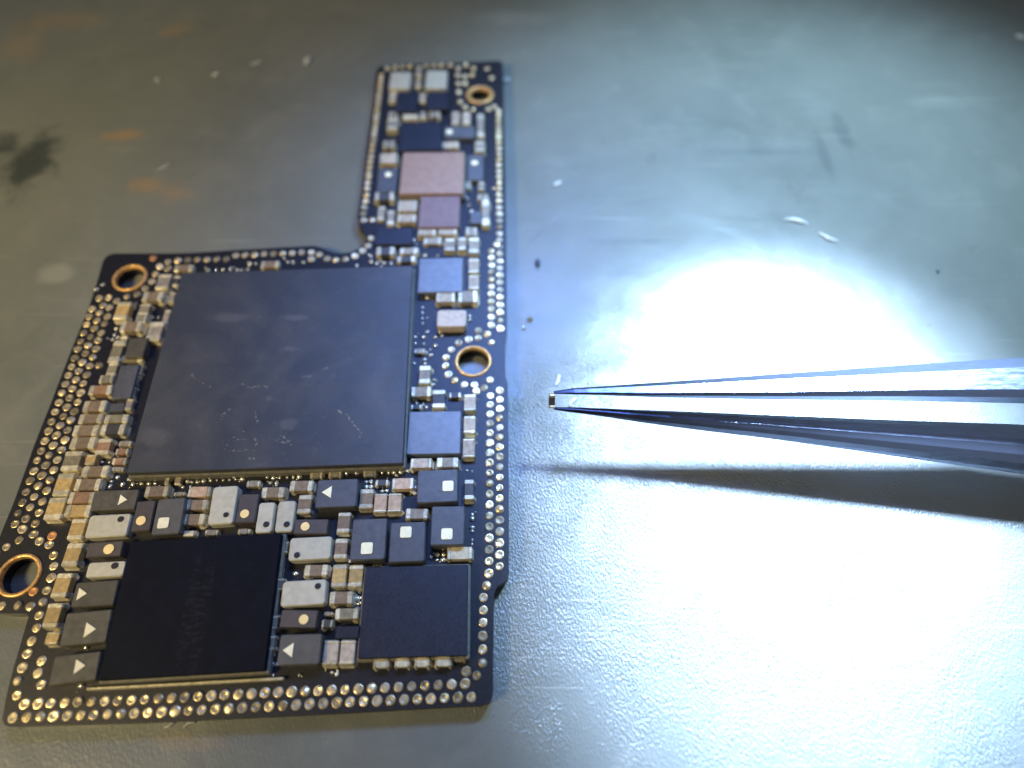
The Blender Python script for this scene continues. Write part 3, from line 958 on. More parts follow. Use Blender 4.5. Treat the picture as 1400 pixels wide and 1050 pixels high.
def mat(name, color, rough=0.5, metal=0.0, spec=0.5, scale=40.0, var=0.25, bump=0.3, bscale=160.0, per_obj=0.15, rvar=0.15, coat=0.0):
    m, nt, p = new_mat(name)
    L = nt.links.new
    geo = node(nt, 'ShaderNodeNewGeometry')
    nz = node(nt, 'ShaderNodeTexNoise'); nz.inputs['Scale'].default_value = scale; nz.inputs['Detail'].default_value = 5
    L(geo.outputs['Position'], nz.inputs['Vector'])
    info = node(nt, 'ShaderNodeObjectInfo')
    mr = node(nt, 'ShaderNodeMapRange'); mr.inputs['From Min'].default_value = 0.3; mr.inputs['From Max'].default_value = 0.7
    mr.inputs['To Min'].default_value = 1 - var; mr.inputs['To Max'].default_value = 1 + var
    L(nz.outputs['Fac'], mr.inputs['Value'])
    mo = node(nt, 'ShaderNodeMapRange'); mo.inputs['To Min'].default_value = 1 - per_obj; mo.inputs['To Max'].default_value = 1 + per_obj
    L(info.outputs['Random'], mo.inputs['Value'])
    mu = node(nt, 'ShaderNodeMath', operation='MULTIPLY')
    L(mr.outputs[0], mu.inputs[0]); L(mo.outputs[0], mu.inputs[1])
    sc = node(nt, 'ShaderNodeVectorMath', operation='SCALE'); sc.inputs[0].default_value = color
    L(mu.outputs[0], sc.inputs['Scale'])
    L(sc.outputs[0], p.inputs['Base Color'])
    rr = node(nt, 'ShaderNodeMapRange'); rr.inputs['From Min'].default_value = 0.3; rr.inputs['From Max'].default_value = 0.7
    rr.inputs['To Min'].default_value = max(0.05, rough - rvar); rr.inputs['To Max'].default_value = min(1, rough + rvar)
    nz2 = node(nt, 'ShaderNodeTexNoise'); nz2.inputs['Scale'].default_value = bscale; nz2.inputs['Detail'].default_value = 4
    L(geo.outputs['Position'], nz2.inputs['Vector'])
    L(nz2.outputs['Fac'], rr.inputs['Value'])
    L(rr.outputs[0], p.inputs['Roughness'])
    p.inputs['Metallic'].default_value = metal
    p.inputs['Specular IOR Level'].default_value = spec
    p.inputs['Coat Weight'].default_value = coat
    p.inputs['Coat Roughness'].default_value = 0.25
    if bump:
        b = node(nt, 'ShaderNodeBump'); b.inputs['Strength'].default_value = bump; b.inputs['Distance'].default_value = 0.003
        L(nz2.outputs['Fac'], b.inputs['Height']); L(b.outputs[0], p.inputs['Normal'])
    return m

MAT = {
    'board': mat('solder_mask', (0.006, 0.0055, 0.009), 0.42, var=0.4, bump=0.25, rvar=0.1),
    'tin': mat('tinned_pad', (0.64, 0.51, 0.29), 0.36, 0.75, per_obj=0.45, bump=0.7, bscale=70, var=0.3),
    'tin_dull': mat('dull_pad', (0.37, 0.31, 0.20), 0.5, 0.6, per_obj=0.4, bump=0.7, bscale=70, var=0.3),
    'copper': mat('bare_copper', (0.62, 0.30, 0.12), 0.45, 0.6),
    'gold': mat('gold_plating', (0.70, 0.40, 0.14), 0.42, 0.55, bump=0.6, var=0.35, scale=55, bscale=90),
    'terminal': mat('tinned_terminal', (0.67, 0.60, 0.42), 0.42, 0.55, per_obj=0.25, bump=0.5, bscale=90),
    'cpu': None,
    'black': mat('black_epoxy', (0.003, 0.0045, 0.010), 0.6, spec=0.12, bump=0.15, scale=15, per_obj=0),
    'navy': mat('dark_silicon', (0.008, 0.010, 0.022), 0.45, bump=0.12, scale=15),
    'steel': mat('grey_silicon', (0.085, 0.10, 0.13), 0.55, scale=25, bump=0.3),
    'grey': mat('grey_moulding', (0.060, 0.058, 0.052), 0.6, scale=30, bump=0.35),
    'olive': mat('warm_grey_moulding', (0.075, 0.068, 0.050), 0.6, scale=30, bump=0.35),
    'slate': mat('slate_moulding', (0.050, 0.052, 0.062), 0.6, scale=30, bump=0.35),
    'brown': mat('brown_moulding', (0.038, 0.027, 0.024), 0.55, scale=30, bump=0.35),
    'silver': mat('nickel_lid', (0.50, 0.475, 0.37), 0.55, 0.25, scale=35, var=0.1, bump=0.35, per_obj=0.1),
    'pink': mat('pink_lid', (0.32, 0.20, 0.145), 0.5, 0.2, scale=20, var=0.12),
    'mauve': mat('mauve_lid', (0.20, 0.13, 0.13), 0.5, 0.1, scale=20, var=0.12),
    'tan': mat('tan_ceramic', (0.42, 0.34, 0.27), 0.55, var=0.15),
    'package': mat('package_resin', (0.15, 0.14, 0.11), 0.5, scale=30),
    'dot': mat('black_dot', (0.012, 0.010, 0.010), 0.7, bump=0),
    'mark': mat('cream_mark', (0.86, 0.80, 0.55), 0.6, bump=0.2, var=0.08, per_obj=0.05),
    'mark_gold': mat('gold_mark', (0.90, 0.68, 0.30), 0.55, bump=0.2, var=0.08, per_obj=0.05),
    'c_tan': mat('cap_tan', (0.40, 0.33, 0.25), 0.55),
    'c_mid': mat('cap_grey', (0.24, 0.21, 0.165), 0.55),
    'c_brown': mat('cap_brown', (0.185, 0.135, 0.085), 0.55),
    'c_peach': mat('cap_peach', (0.50, 0.35, 0.23), 0.5),
    'c_dark': mat('cap_dark', (0.05, 0.048, 0.05), 0.5),
    'c_cream': mat('cap_cream', (0.52, 0.46, 0.32), 0.5),
    'c_gold': mat('cap_ochre', (0.42, 0.29, 0.11), 0.5),
    'c_olive': mat('cap_olive', (0.20, 0.175, 0.11), 0.55),
    'c_red': mat('cap_red_brown', (0.27, 0.155, 0.085), 0.55),
    'speck': mat('bright_solder', (0.80, 0.77, 0.66), 0.25, 0.8, bump=0.5, bscale=120),
    'residue': mat('flux_residue', (0.17, 0.165, 0.16), 0.85, scale=90, var=0.4),
    'lint': mat('white_lint', (0.42, 0.43, 0.41), 0.9, bump=0.2),
    'lint_lit': mat('lit_lint', (0.86, 0.87, 0.86), 0.9, bump=0.2),  # lighter copy of the lint, glare put into the colour on the lamp side
    'dirt': mat('dark_crumb', (0.03, 0.03, 0.035), 0.8, bump=0.2),
    'held': mat('held_ceramic', (0.075, 0.062, 0.055), 0.55),
}

def blob_mask(nt, pos, x, y, rx, ry, nz, wob=0.9, hard=0.55):
    """a flat smudge with a ragged edge, at a place on the sheet"""
    L = nt.links.new
    s = node(nt, 'ShaderNodeVectorMath', operation='SUBTRACT'); s.inputs[1].default_value = (x, y, 0)
    L(pos, s.inputs[0])
    m = node(nt, 'ShaderNodeVectorMath', operation='MULTIPLY'); m.inputs[1].default_value = (1 / rx, 1 / ry, 0)
    L(s.outputs[0], m.inputs[0])
    ln = node(nt, 'ShaderNodeVectorMath', operation='LENGTH'); L(m.outputs[0], ln.inputs[0])
    ad = node(nt, 'ShaderNodeMath', operation='MULTIPLY_ADD'); ad.inputs[1].default_value = wob * 2; 
    L(nz, ad.inputs[0]); L(ln.outputs['Value'], ad.inputs[2])
    mr = node(nt, 'ShaderNodeMapRange', interpolation_type='SMOOTHSTEP')
    mr.inputs['From Min'].default_value = 1.0 + wob; mr.inputs['From Max'].default_value = hard * 0.9 + wob * 0.75
    L(ad.outputs[0], mr.inputs['Value'])
    return mr.outputs[0]

def mix_color(nt, a, col, fac, amount):
    L = nt.links.new
    k = node(nt, 'ShaderNodeMath', operation='MULTIPLY'); k.inputs[1].default_value = amount
    L(fac, k.inputs[0])
    mx = node(nt, 'ShaderNodeMix', data_type='RGBA'); mx.inputs['B'].default_value = (*col, 1)
    L(k.outputs[0], mx.inputs['Factor']); L(a, mx.inputs['A'])
    return mx.outputs['Result']

def noise(nt, pos, scale, detail=5, rough=0.55, dist=0.0):
    n = node(nt, 'ShaderNodeTexNoise'); n.inputs['Scale'].default_value = scale
    n.inputs['Detail'].default_value = detail; n.inputs['Roughness'].default_value = rough
    n.inputs['Distortion'].default_value = dist
    nt.links.new(pos, n.inputs['Vector'])
    return n.outputs['Fac']

def ramp(nt, fac, a, b, lo=0.0, hi=1.0):
    m = node(nt, 'ShaderNodeMapRange'); m.inputs['From Min'].default_value = a; m.inputs['From Max'].default_value = b
    m.inputs['To Min'].default_value = lo; m.inputs['To Max'].default_value = hi
    nt.links.new(fac, m.inputs['Value'])
    return m.outputs[0]

def processor_material():
    m, nt, p = new_mat('processor_lid'); L = nt.links.new
    pos = node(nt, 'ShaderNodeNewGeometry').outputs['Position']
    base = node(nt, 'ShaderNodeRGB'); base.outputs[0].default_value = (0.019, 0.022, 0.029, 1)
    c = base.outputs[0]
    film = ramp(nt, noise(nt, pos, 2.2, 6, 0.6, 0.6), 0.45, 0.72)
    c = mix_color(nt, c, (0.062, 0.060, 0.058), film, 0.7)
    dust = ramp(nt, noise(nt, pos, 45, 6, 0.7), 0.60, 0.78)
    grit = ramp(nt, noise(nt, pos, 11, 8, 0.75, 0.4), 0.60, 0.72)
    c = mix_color(nt, c, (0.10, 0.10, 0.10), grit, 0.5)
    c = mix_color(nt, c, (0.13, 0.13, 0.125), dust, 0.6)
    nz = noise(nt, pos, 9, 6, 0.65)
    for (x, y, rx, ry) in SMUDGES:
        c = mix_color(nt, c, (0.15, 0.14, 0.14), blob_mask(nt, pos, x, y, rx * 1.2, ry * 1.2, nz), 0.25)
    L(c, p.inputs['Base Color'])
    L(ramp(nt, nz, 0.3, 0.7, 0.48, 0.66), p.inputs['Roughness'])
    b = node(nt, 'ShaderNodeBump'); b.inputs['Strength'].default_value = 0.15; b.inputs['Distance'].default_value = 0.003
    L(noise(nt, pos, 120, 4), b.inputs['Height']); L(b.outputs[0], p.inputs['Normal'])
    return m
MAT['cpu'] = processor_material()
for k_ in ('board', 'cpu', 'navy', 'steel', 'grey', 'slate', 'brown', 'olive'):
    # flux film gloss, raised so boards and mouldings catch the added blue sheen
    q_ = MAT[k_].node_tree.nodes['Principled BSDF']
    q_.inputs['Specular IOR Level'].default_value = {'olive': 0.4, 'board': 0.34, 'navy': 0.4, 'slate': 0.6, 'cpu': 0.6}.get(k_, 0.9)
    q_.inputs['Coat Weight'].default_value = {'olive': 0.1, 'cpu': 0.35, 'board': 0.2, 'brown': 0.2, 'grey': 0.2, 'navy': 0.2, 'slate': 0.5}.get(k_, 1.0)
    q_.inputs['Coat Roughness'].default_value = 0.46
    q_.inputs['Coat IOR'].default_value = 1.6

def mat_material():
    m, nt, p = new_mat('silicone_mat'); L = nt.links.new
    pos = node(nt, 'ShaderNodeNewGeometry').outputs['Position']
    base = node(nt, 'ShaderNodeRGB'); base.outputs[0].default_value = (0.160, 0.168, 0.150, 1)
    c = base.outputs[0]
    c = mix_color(nt, c, (0.098, 0.108, 0.096), ramp(nt, noise(nt, pos, 0.8, 6, 0.6, 0.4), 0.42, 0.7), 0.55)
    c = mix_color(nt, c, (0.215, 0.215, 0.185), ramp(nt, noise(nt, pos, 3.1, 7, 0.65, 0.8), 0.52, 0.75), 0.45)
    nz = noise(nt, pos, 4.5, 7, 0.68, 0.3)
    cols = {'black': (0.022, 0.028, 0.022), 'rust': (0.29, 0.195, 0.095), 'dark': (0.06, 0.07, 0.075), 'pale': (0.42, 0.42, 0.38)}
    for (x, y, rx, ry, k, a) in STAINS:
        c = mix_color(nt, c, cols[k], blob_mask(nt, pos, x, y, rx * 1.15, ry * 1.15, nz, {'black': 1.1, 'rust': 1.1}.get(k, 0.5)), a)
    # pale scuffs and dark pinholes
    sp = ramp(nt, noise(nt, pos, 26, 3, 0.5), 0.735, 0.78)
    c = mix_color(nt, c, (0.5, 0.5, 0.46), sp, 0.35)
    dk = ramp(nt, noise(nt, pos, 19, 4, 0.6, 0.5), 0.29, 0.24)
    c = mix_color(nt, c, (0.05, 0.055, 0.05), dk, 0.5)
    for ang, amt in ((28, 0.30), (-50, 0.22), (80, 0.18)):
        mq = node(nt, 'ShaderNodeMapping'); mq.inputs['Rotation'].default_value = (0, 0, R(ang)); mq.inputs['Scale'].default_value = (0.9, 34, 1)
        L(pos, mq.inputs['Vector'])
        sl = ramp(nt, noise(nt, mq.outputs[0], 1.0, 2, 0.4, 0.15), 0.70, 0.76)
        c = mix_color(nt, c, (0.40, 0.40, 0.36) if ang != -50 else (0.08, 0.085, 0.08), sl, amt)
    L(c, p.inputs['Base Color'])
    L(ramp(nt, noise(nt, pos, 1.6, 5, 0.6), 0.35, 0.65, 0.27, 0.40), p.inputs['Roughness'])
    p.inputs['Specular IOR Level'].default_value = 0.5
    # fine pebbled grain, worn smooth in patches, over slow waves
    mp = node(nt, 'ShaderNodeMapping'); mp.inputs['Rotation'].default_value = (0, 0, R(35)); mp.inputs['Scale'].default_value = (1.0, 0.7, 1)
    L(pos, mp.inputs['Vector'])
    grain = noise(nt, mp.outputs[0], 88, 2.0, 0.5)
    patch = ramp(nt, noise(nt, pos, 1.3, 5, 0.6, 0.7), 0.34, 0.52, 0.25, 1.0)
    keep = ramp(nt, blob_mask(nt, pos, 1.25, 0.9, 2.1, 1.9, noise(nt, pos, 1.2, 5, 0.6), 0.7, 0.35), 0, 1, 0.10, 1.0)
    wm = node(nt, 'ShaderNodeMath', operation='MULTIPLY'); L(patch, wm.inputs[0]); L(keep, wm.inputs[1])
    worn = wm.outputs[0]
    gm = node(nt, 'ShaderNodeMath', operation='MULTIPLY'); L(grain, gm.inputs[0]); L(worn, gm.inputs[1])
    b1 = node(nt, 'ShaderNodeBump'); b1.inputs['Strength'].default_value = 1.0; b1.inputs['Distance'].default_value = 0.015
    L(gm.outputs[0], b1.inputs['Height'])
    b2 = node(nt, 'ShaderNodeBump'); b2.inputs['Strength'].default_value = 0.5; b2.inputs['Distance'].default_value = 0.02
    L(noise(nt, pos, 1.7, 3, 0.5, 0.6), b2.inputs['Height']); L(b1.outputs[0], b2.inputs['Normal'])
    L(b2.outputs[0], p.inputs['Normal'])
    return m

def memory_material():
    m = MAT['black'].copy(); m.name = 'memory_epoxy'
    nt = m.node_tree; L = nt.links.new; p = nt.nodes['Principled BSDF']
    oc = node(nt, 'ShaderNodeTexCoord').outputs['Object']
    src = p.inputs['Base Color'].links[0].from_socket
    mp = node(nt, 'ShaderNodeMapping'); mp.inputs['Scale'].default_value = (0.55, 1.6, 1); L(oc, mp.inputs['Vector'])
    rows = ramp(nt, noise(nt, mp.outputs[0], 44, 3, 0.6), 0.46, 0.66)
    c = src
    nz = noise(nt, oc, 20, 3)
    for x in (-0.015, 0.045):      # two columns of worn laser marking
        k = node(nt, 'ShaderNodeMath', operation='MULTIPLY'); L(rows, k.inputs[0]); L(blob_mask(nt, oc, x, -0.06, 0.035, 0.34, nz, 0.2, 0.8), k.inputs[1])
        c = mix_color(nt, c, (0.055, 0.056, 0.060), k.outputs[0], 0.16)
    L(c, p.inputs['Base Color'])
    return m
MAT['memory'] = memory_material()

def steel_material():
    m, nt, p = new_mat('brushed_steel'); L = nt.links.new
    pos = node(nt, 'ShaderNodeNewGeometry').outputs['Position']
    mp = node(nt, 'ShaderNodeMapping'); mp.inputs['Scale'].default_value = (0.22, 1.0, 1.0); L(pos, mp.inputs['Vector'])
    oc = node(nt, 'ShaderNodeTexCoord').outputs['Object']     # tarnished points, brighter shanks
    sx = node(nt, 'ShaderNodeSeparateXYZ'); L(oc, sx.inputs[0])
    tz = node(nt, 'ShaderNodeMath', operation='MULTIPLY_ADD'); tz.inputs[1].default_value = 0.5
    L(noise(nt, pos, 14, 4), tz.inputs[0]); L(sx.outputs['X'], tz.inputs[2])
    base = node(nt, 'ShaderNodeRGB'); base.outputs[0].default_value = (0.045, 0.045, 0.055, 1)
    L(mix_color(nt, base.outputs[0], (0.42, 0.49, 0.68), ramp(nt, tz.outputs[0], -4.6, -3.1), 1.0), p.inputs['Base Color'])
    p.inputs['Metallic'].default_value = 0.95
    g = noise(nt, mp.outputs[0], 70, 4, 0.6)
    L(ramp(nt, g, 0.3, 0.7, 0.13, 0.24), p.inputs['Roughness'])
    b = node(nt, 'ShaderNodeBump'); b.inputs['Strength'].default_value = 0.22; b.inputs['Distance'].default_value = 0.002
    L(g, b.inputs['Height']); L(b.outputs[0], p.inputs['Normal'])
    return m
MAT['steel_tool'] = steel_material()

# ------------------------------------------------------------------ mesh helpers
def link(name, me, material, parent=None, loc=(0, 0, 0), rz=0.0):
    o = bpy.data.objects.new(name, me)
    if material is not None and not me.materials:
        me.materials.append(material)
    o.location = loc
    o.rotation_euler = (0, 0, rz)
    o.parent = parent
    COL.objects.link(o)
    return o

def empty(name, loc=(0, 0, 0), parent=None, rz=0.0):
    o = bpy.data.objects.new(name, None)
    o.empty_display_size = 0.1
    o.location = loc
    o.rotation_euler = (0, 0, rz)
    o.parent = parent
    COL.objects.link(o)
    return o

def tag(o, label, cat=None, group=None, kind=None):
    if label: o['label'] = label
    if cat: o['category'] = cat
    if group: o['group'] = group
    if kind: o['kind'] = kind
    return o

def py_mesh(name, v, f, smooth=False):
    me = bpy.data.meshes.new(name)
    me.from_pydata(v, [], f)
    me.validate()
    if smooth:
        me.polygons.foreach_set('use_smooth', [True] * len(me.polygons))
    me.update()
    return me

def outline_rr(w, d, r, seg):
    r = min(r, w * 0.49, d * 0.49)
    pts = []
    for cx, cy, a0 in ((w / 2 - r, d / 2 - r, 0), (-w / 2 + r, d / 2 - r, 90), (-w / 2 + r, -d / 2 + r, 180), (w / 2 - r, -d / 2 + r, 270)):
        for i in range(seg + 1):
            a = R(a0 + 90 * i / seg)
            pts.append((cx + r * math.cos(a), cy + r * math.sin(a)))
    return pts

def rbox(name, w, d, h, r=0.006, c=0.004, seg=1, flare=0.0, offx=0.0, offy=0.0, z0=0.0, jit=0.0):
    """block with rounded corners and a chamfered top edge; flare widens the foot (solder fillet)"""
    def ring(e, z):
        k = outline_rr(max(w + 2 * e, 1e-3), max(d + 2 * e, 1e-3), max(r + e, 0.0015), seg)
        return [(x + offx + random.uniform(-jit, jit), y + offy + random.uniform(-jit, jit), z) for x, y in k]
    rows = []
    if flare:
        rows += [ring(flare, z0), ring(flare * 0.25, z0 + h * 0.28)]
    else:
        rows += [ring(0, z0)]
    rows += [ring(0, z0 + h - c), ring(-c * 0.8, z0 + h)]
    n = len(rows[0])
    v = [p for rw in rows for p in rw]
    f = []
    for k in range(len(rows) - 1):
        for i in range(n):
            j = (i + 1) % n
            f.append((k * n + i, k * n + j, (k + 1) * n + j, (k + 1) * n + i))
    f.append(tuple((len(rows) - 1) * n + i for i in range(n)))
    return py_mesh(name, v, f)

# ------------------------------------------------------------------ the mat
def build_mat():
    v = [(-14, -8, 0), (16, -8, 0), (16, 16, 0), (-14, 16, 0), (-14, -8, -0.3), (16, -8, -0.3), (16, 16, -0.3), (-14, 16, -0.3)]
    f = [(0, 1, 2, 3), (7, 6, 5, 4), (4, 5, 1, 0), (5, 6, 2, 1), (6, 7, 3, 2), (7, 4, 0, 3)]
    o = link('work_mat', py_mesh('work_mat', v, f), mat_material())
    tag(o, 'grey pebbled silicone work mat with rust and ink stains', kind='structure')
build_mat()

# ------------------------------------------------------------------ the circuit board
BT = 0.08   # board top
board = empty('circuit_board', (-0.9, 1.6, 0.0))
tag(board, 'dark L-shaped phone circuit board packed with chips, capacitors and solder pads', 'circuit board')
BO = Vector((-0.9, 1.6, 0.0))
def on(x, y, z=BT):
    return (x - BO.x, y - BO.y, z - BO.z)

def build_substrate():
    bm = bmesh.new()
    edges = []
    def loop(pts):
        vs_ = [bm.verts.new((x - BO.x, y - BO.y, BT)) for x, y in pts]
        for i in range(len(vs_)):
            edges.append(bm.edges.new((vs_[i], vs_[(i + 1) % len(vs_)])))
    loop(OUTLINE)
    for x, y, ro, ri in RINGS:
        loop([(x + ri * math.cos(R(a)), y + ri * math.sin(R(a))) for a in range(0, 360, 10)])
    bmesh.ops.triangle_fill(bm, use_beauty=True, edges=edges)
    for f in bm.faces:
        if f.normal.z < 0: f.normal_flip()
    ret = bmesh.ops.extrude_face_region(bm, geom=list(bm.faces))
    for g in ret['geom']:
        if isinstance(g, bmesh.types.BMVert): g.co.z = BT
    # the original faces become the underside
    top = {g for g in ret['geom'] if isinstance(g, bmesh.types.BMFace)}
    tv = {v for f in top for v in f.verts}
    for v in bm.verts:
        if v not in tv: v.co.z = 0.004
    for f in bm.faces:
        if f not in top and all(v not in tv for v in f.verts) and f.normal.z > 0: f.normal_flip()
    bmesh.ops.recalc_face_normals(bm, faces=list(bm.faces))
    me = bpy.data.meshes.new('substrate'); bm.to_mesh(me); bm.free()
    link('substrate', me, MAT['board'], board)
build_substrate()

def ring_mesh(ro, ri):
    n = 40; v = []; f = []
    prof = [(ro, 0.0), (ro - 0.002, 0.006), (ro - 0.006, 0.008), (ri + 0.004, 0.008), (ri - 0.001, 0.004), (ri - 0.002, -0.018)]
    for i in range(n):
        a = 2 * math.pi * i / n
        for r, z in prof: v.append((r * math.cos(a), r * math.sin(a), z))
    k = len(prof)
    for i in range(n):
        j = (i + 1) % n
        for q in range(k - 1):
            f.append((i * k + q, j * k + q, j * k + q + 1, i * k + q + 1))
    return py_mesh('screw_hole_ring', v, f, True)
for x, y, ro, ri in RINGS:
    link('screw_hole_ring', ring_mesh(ro, ri), MAT['gold'], board, on(x, y, BT + 0.001), random.uniform(0, 6))

# chips
def mark_mesh(shape, s):
    t = 0.0035
    if shape == 'square':
        return rbox('polarity_mark', s, s, t, s * 0.16, 0.001, 3)
    if shape in ('round', 'dot'):
        p = [(s / 2 * math.cos(R(a)), s / 2 * math.sin(R(a))) for a in range(0, 360, 20)]
    else:
        p = [(-s * 0.55, 0.0), (s * 0.38, -s * 0.62), (s * 0.38, s * 0.62)]
    n = len(p)
    v = [(x, y, 0) for x, y in p] + [(x, y, t) for x, y in p]
    f = [tuple(range(n, 2 * n))] + [(i, (i + 1) % n, n + (i + 1) % n, n + i) for i in range(n)]
    return py_mesh('polarity_mark', v, f)

CORNER = {'silver': 0.016, 'grey': 0.012, 'olive': 0.010, 'slate': 0.012, 'brown': 0.007, 'tan': 0.02}
LABELS = {'pink': 'copper pink metal lid', 'mauve': 'dull mauve metal lid', 'cpu': 'large dusty dark processor with scratched lid'}
processor = None
for (name, kind, x, y, w, d, a, h, marks) in CHIPS:
    big = w > 0.4
    me = rbox(name, w, d, h, CORNER.get(kind, 0.006), 0.006 if not big else 0.004, 3 if kind in CORNER else 2, jit=0.0008)
    o = link(name, me, MAT['memory' if name == 'memory_chip' else kind], board, on(x, y), a)
    if kind in LABELS: o['label'] = LABELS[kind]
    if name == 'processor_chip': processor = o
    if big:
        link('package_base', rbox('package_base', w + 0.022, d + 0.022, h * 0.55, 0.008, 0.006, 2, jit=0.001), MAT['package'], o, (0, 0, 0.0005))
    for sh, mx, my, s in marks:
        mk = link('pin_one_dot' if sh == 'dot' else 'polarity_mark', mark_mesh(sh, s),
                  MAT['dot'] if sh == 'dot' else (MAT['mark_gold'] if sh == 'round' and kind == 'brown' else MAT['mark']), o, (mx, my, h + 0.0006))
        if sh == 'triangle': mk.rotation_euler.z = math.pi if kind == 'olive' else 0

# capacitors
for (x, y, w, d, a, h, orient, tone) in CAPS:
    cap = empty('ceramic_capacitor', on(x, y), board, a)
    L_, W_ = (w, d) if orient == 'h' else (d, w)
    tl = L_ * random.uniform(0.23, 0.29)
    if tone in ('tan', 'peach', 'cream'): tl = L_ * random.uniform(0.14, 0.2)
    bm_ = rbox('body', L_ - 1.6 * tl, W_ * 0.95, h * 0.96, 0.004, 0.003, 1)
    b = link('body', bm_, MAT['c_' + tone], cap, (0, 0, 0.001), 0 if orient == 'h' else math.pi / 2)
    fl = 0.006 if h < 0.04 else 0.012
    for s in (-1, 1):
        tm = rbox('terminal', tl, W_, h * random.uniform(0.98, 1.04), 0.006, 0.006, 1, flare=random.uniform(0.3, 1) * fl, jit=0.001)
        off = s * (L_ - tl) / 2
        link('terminal', tm, MAT['terminal'], cap, (off, 0, 0) if orient == 'h' else (0, off, 0), 0 if orient == 'h' else math.pi / 2)

# solder pads
def pad_mesh(kind, seed):
    rnd = random.Random(seed)
    n = 12; r = 0.0222
    prof = {0: [(1.0, 0.0), (0.9, 0.28), (0.55, 0.50)],        # low dome
            1: [(1.0, 0.0), (0.85, 0.42), (0.55, 0.16)],        # crater
            2: [(1.0, 0.0), (0.94, 0.16), (0.70, 0.20)]}[kind]  # nearly flat
    v = []
    ph = rnd.uniform(0, 6.28); amp = rnd.uniform(0.1, 0.35) if kind != 2 else 0.08
    for q, (k, z) in enumerate(prof):
        for i in range(n):
            t = 2 * math.pi * i / n
            kk = k * (1 + rnd.uniform(-0.05, 0.05))
            v.append((r * kk * math.cos(t), r * kk * math.sin(t), r * (z * (1 + amp * math.cos(t - ph)))))
    v.append((r * rnd.uniform(-0.1, 0.1), r * rnd.uniform(-0.1, 0.1), r * {0: 0.56, 1: 0.08, 2: 0.21}[kind]))
    f = []
    for q in range(2):
        for i in range(n):
            j = (i + 1) % n
            f.append((q * n + i, q * n + j, (q + 1) * n + j, (q + 1) * n + i))
    for i in range(n):
        f.append((2 * n + i, 2 * n + (i + 1) % n, 3 * n))
    return py_mesh('solder_pad', v, f, True)

pad_meshes = [pad_mesh(k, s) for k in (0, 1, 1, 1, 2) for s in range(4)]
pad_variants = {}
def pad_me(i, m):
    if (i, m) not in pad_variants:
        c = pad_meshes[i].copy(); c.materials.append(MAT[m]); pad_variants[(i, m)] = c
    return pad_variants[(i, m)]
order = sorted(PADS, key=lambda p: p[1])
rest_v, rest_f = [], []
for k, (x, y, tone) in enumerate(order):
    i = random.randrange(len(pad_meshes))
    m = 'copper' if tone == 'copper' else ('tin' if random.random() < 0.68 else 'tin_dull')
    if k < 300:
        o = link('solder_pad', pad_me(i, m), None, board, on(x, y, BT + 0.0005), random.uniform(0, 6.28))
        s = random.uniform(0.94, 1.08); o.scale = (s, s, random.uniform(0.4, 0.9))
    else:
        n0 = len(rest_v)
        rest_v += [(v.co.x + x - BO.x, v.co.y + y - BO.y, v.co.z + BT + 0.0005) for v in pad_meshes[i].vertices]
        rest_f += [tuple(n0 + q for q in p.vertices) for p in pad_meshes[i].polygons]
if rest_f:
    tag(link('solder_pads', py_mesh('solder_pads', rest_v, rest_f, True), MAT['tin'], board), None, kind='stuff')

# solder beads squeezed out along the chip edges, far too small to pick apart
sv, sf = [], []
def bead(x, y, z, r):
    bm = bmesh.new(); bmesh.ops.create_icosphere(bm, subdivisions=1, radius=1)
    n0 = len(sv); sx, sy, sz = r * random.uniform(0.7, 1.5), r * random.uniform(0.7, 1.3), r * random.uniform(0.6, 1.0)
    for v in bm.verts: sv.append((v.co.x * sx + x - BO.x, v.co.y * sy + y - BO.y, v.co.z * sz + z))
    for f in bm.faces: sf.append(tuple(n0 + v.index for v in f.verts))
    bm.free()
for x, y in SPECKS:
    bead(x, y, BT + 0.003, random.uniform(0.008, 0.014))
    for _ in range(random.randrange(3)):
        bead(x + random.gauss(0, 0.02), y + random.gauss(0, 0.015), BT + 0.002, random.uniform(0.003, 0.007))
tag(link('solder_beads', py_mesh('solder_beads', sv, sf, True), MAT['speck'], board), None, kind='stuff')

# shield rail along the front of the memory chip
(ax, ay), (bx, by) = RAIL
ln = math.hypot(bx - ax, by - ay)
link('shield_rail', rbox('shield_rail', ln, 0.014, 0.022, 0.004, 0.004, 1, jit=0.0012), MAT['terminal'], board, on((ax + bx) / 2, (ay + by) / 2), math.atan2(by - ay, bx - ax))

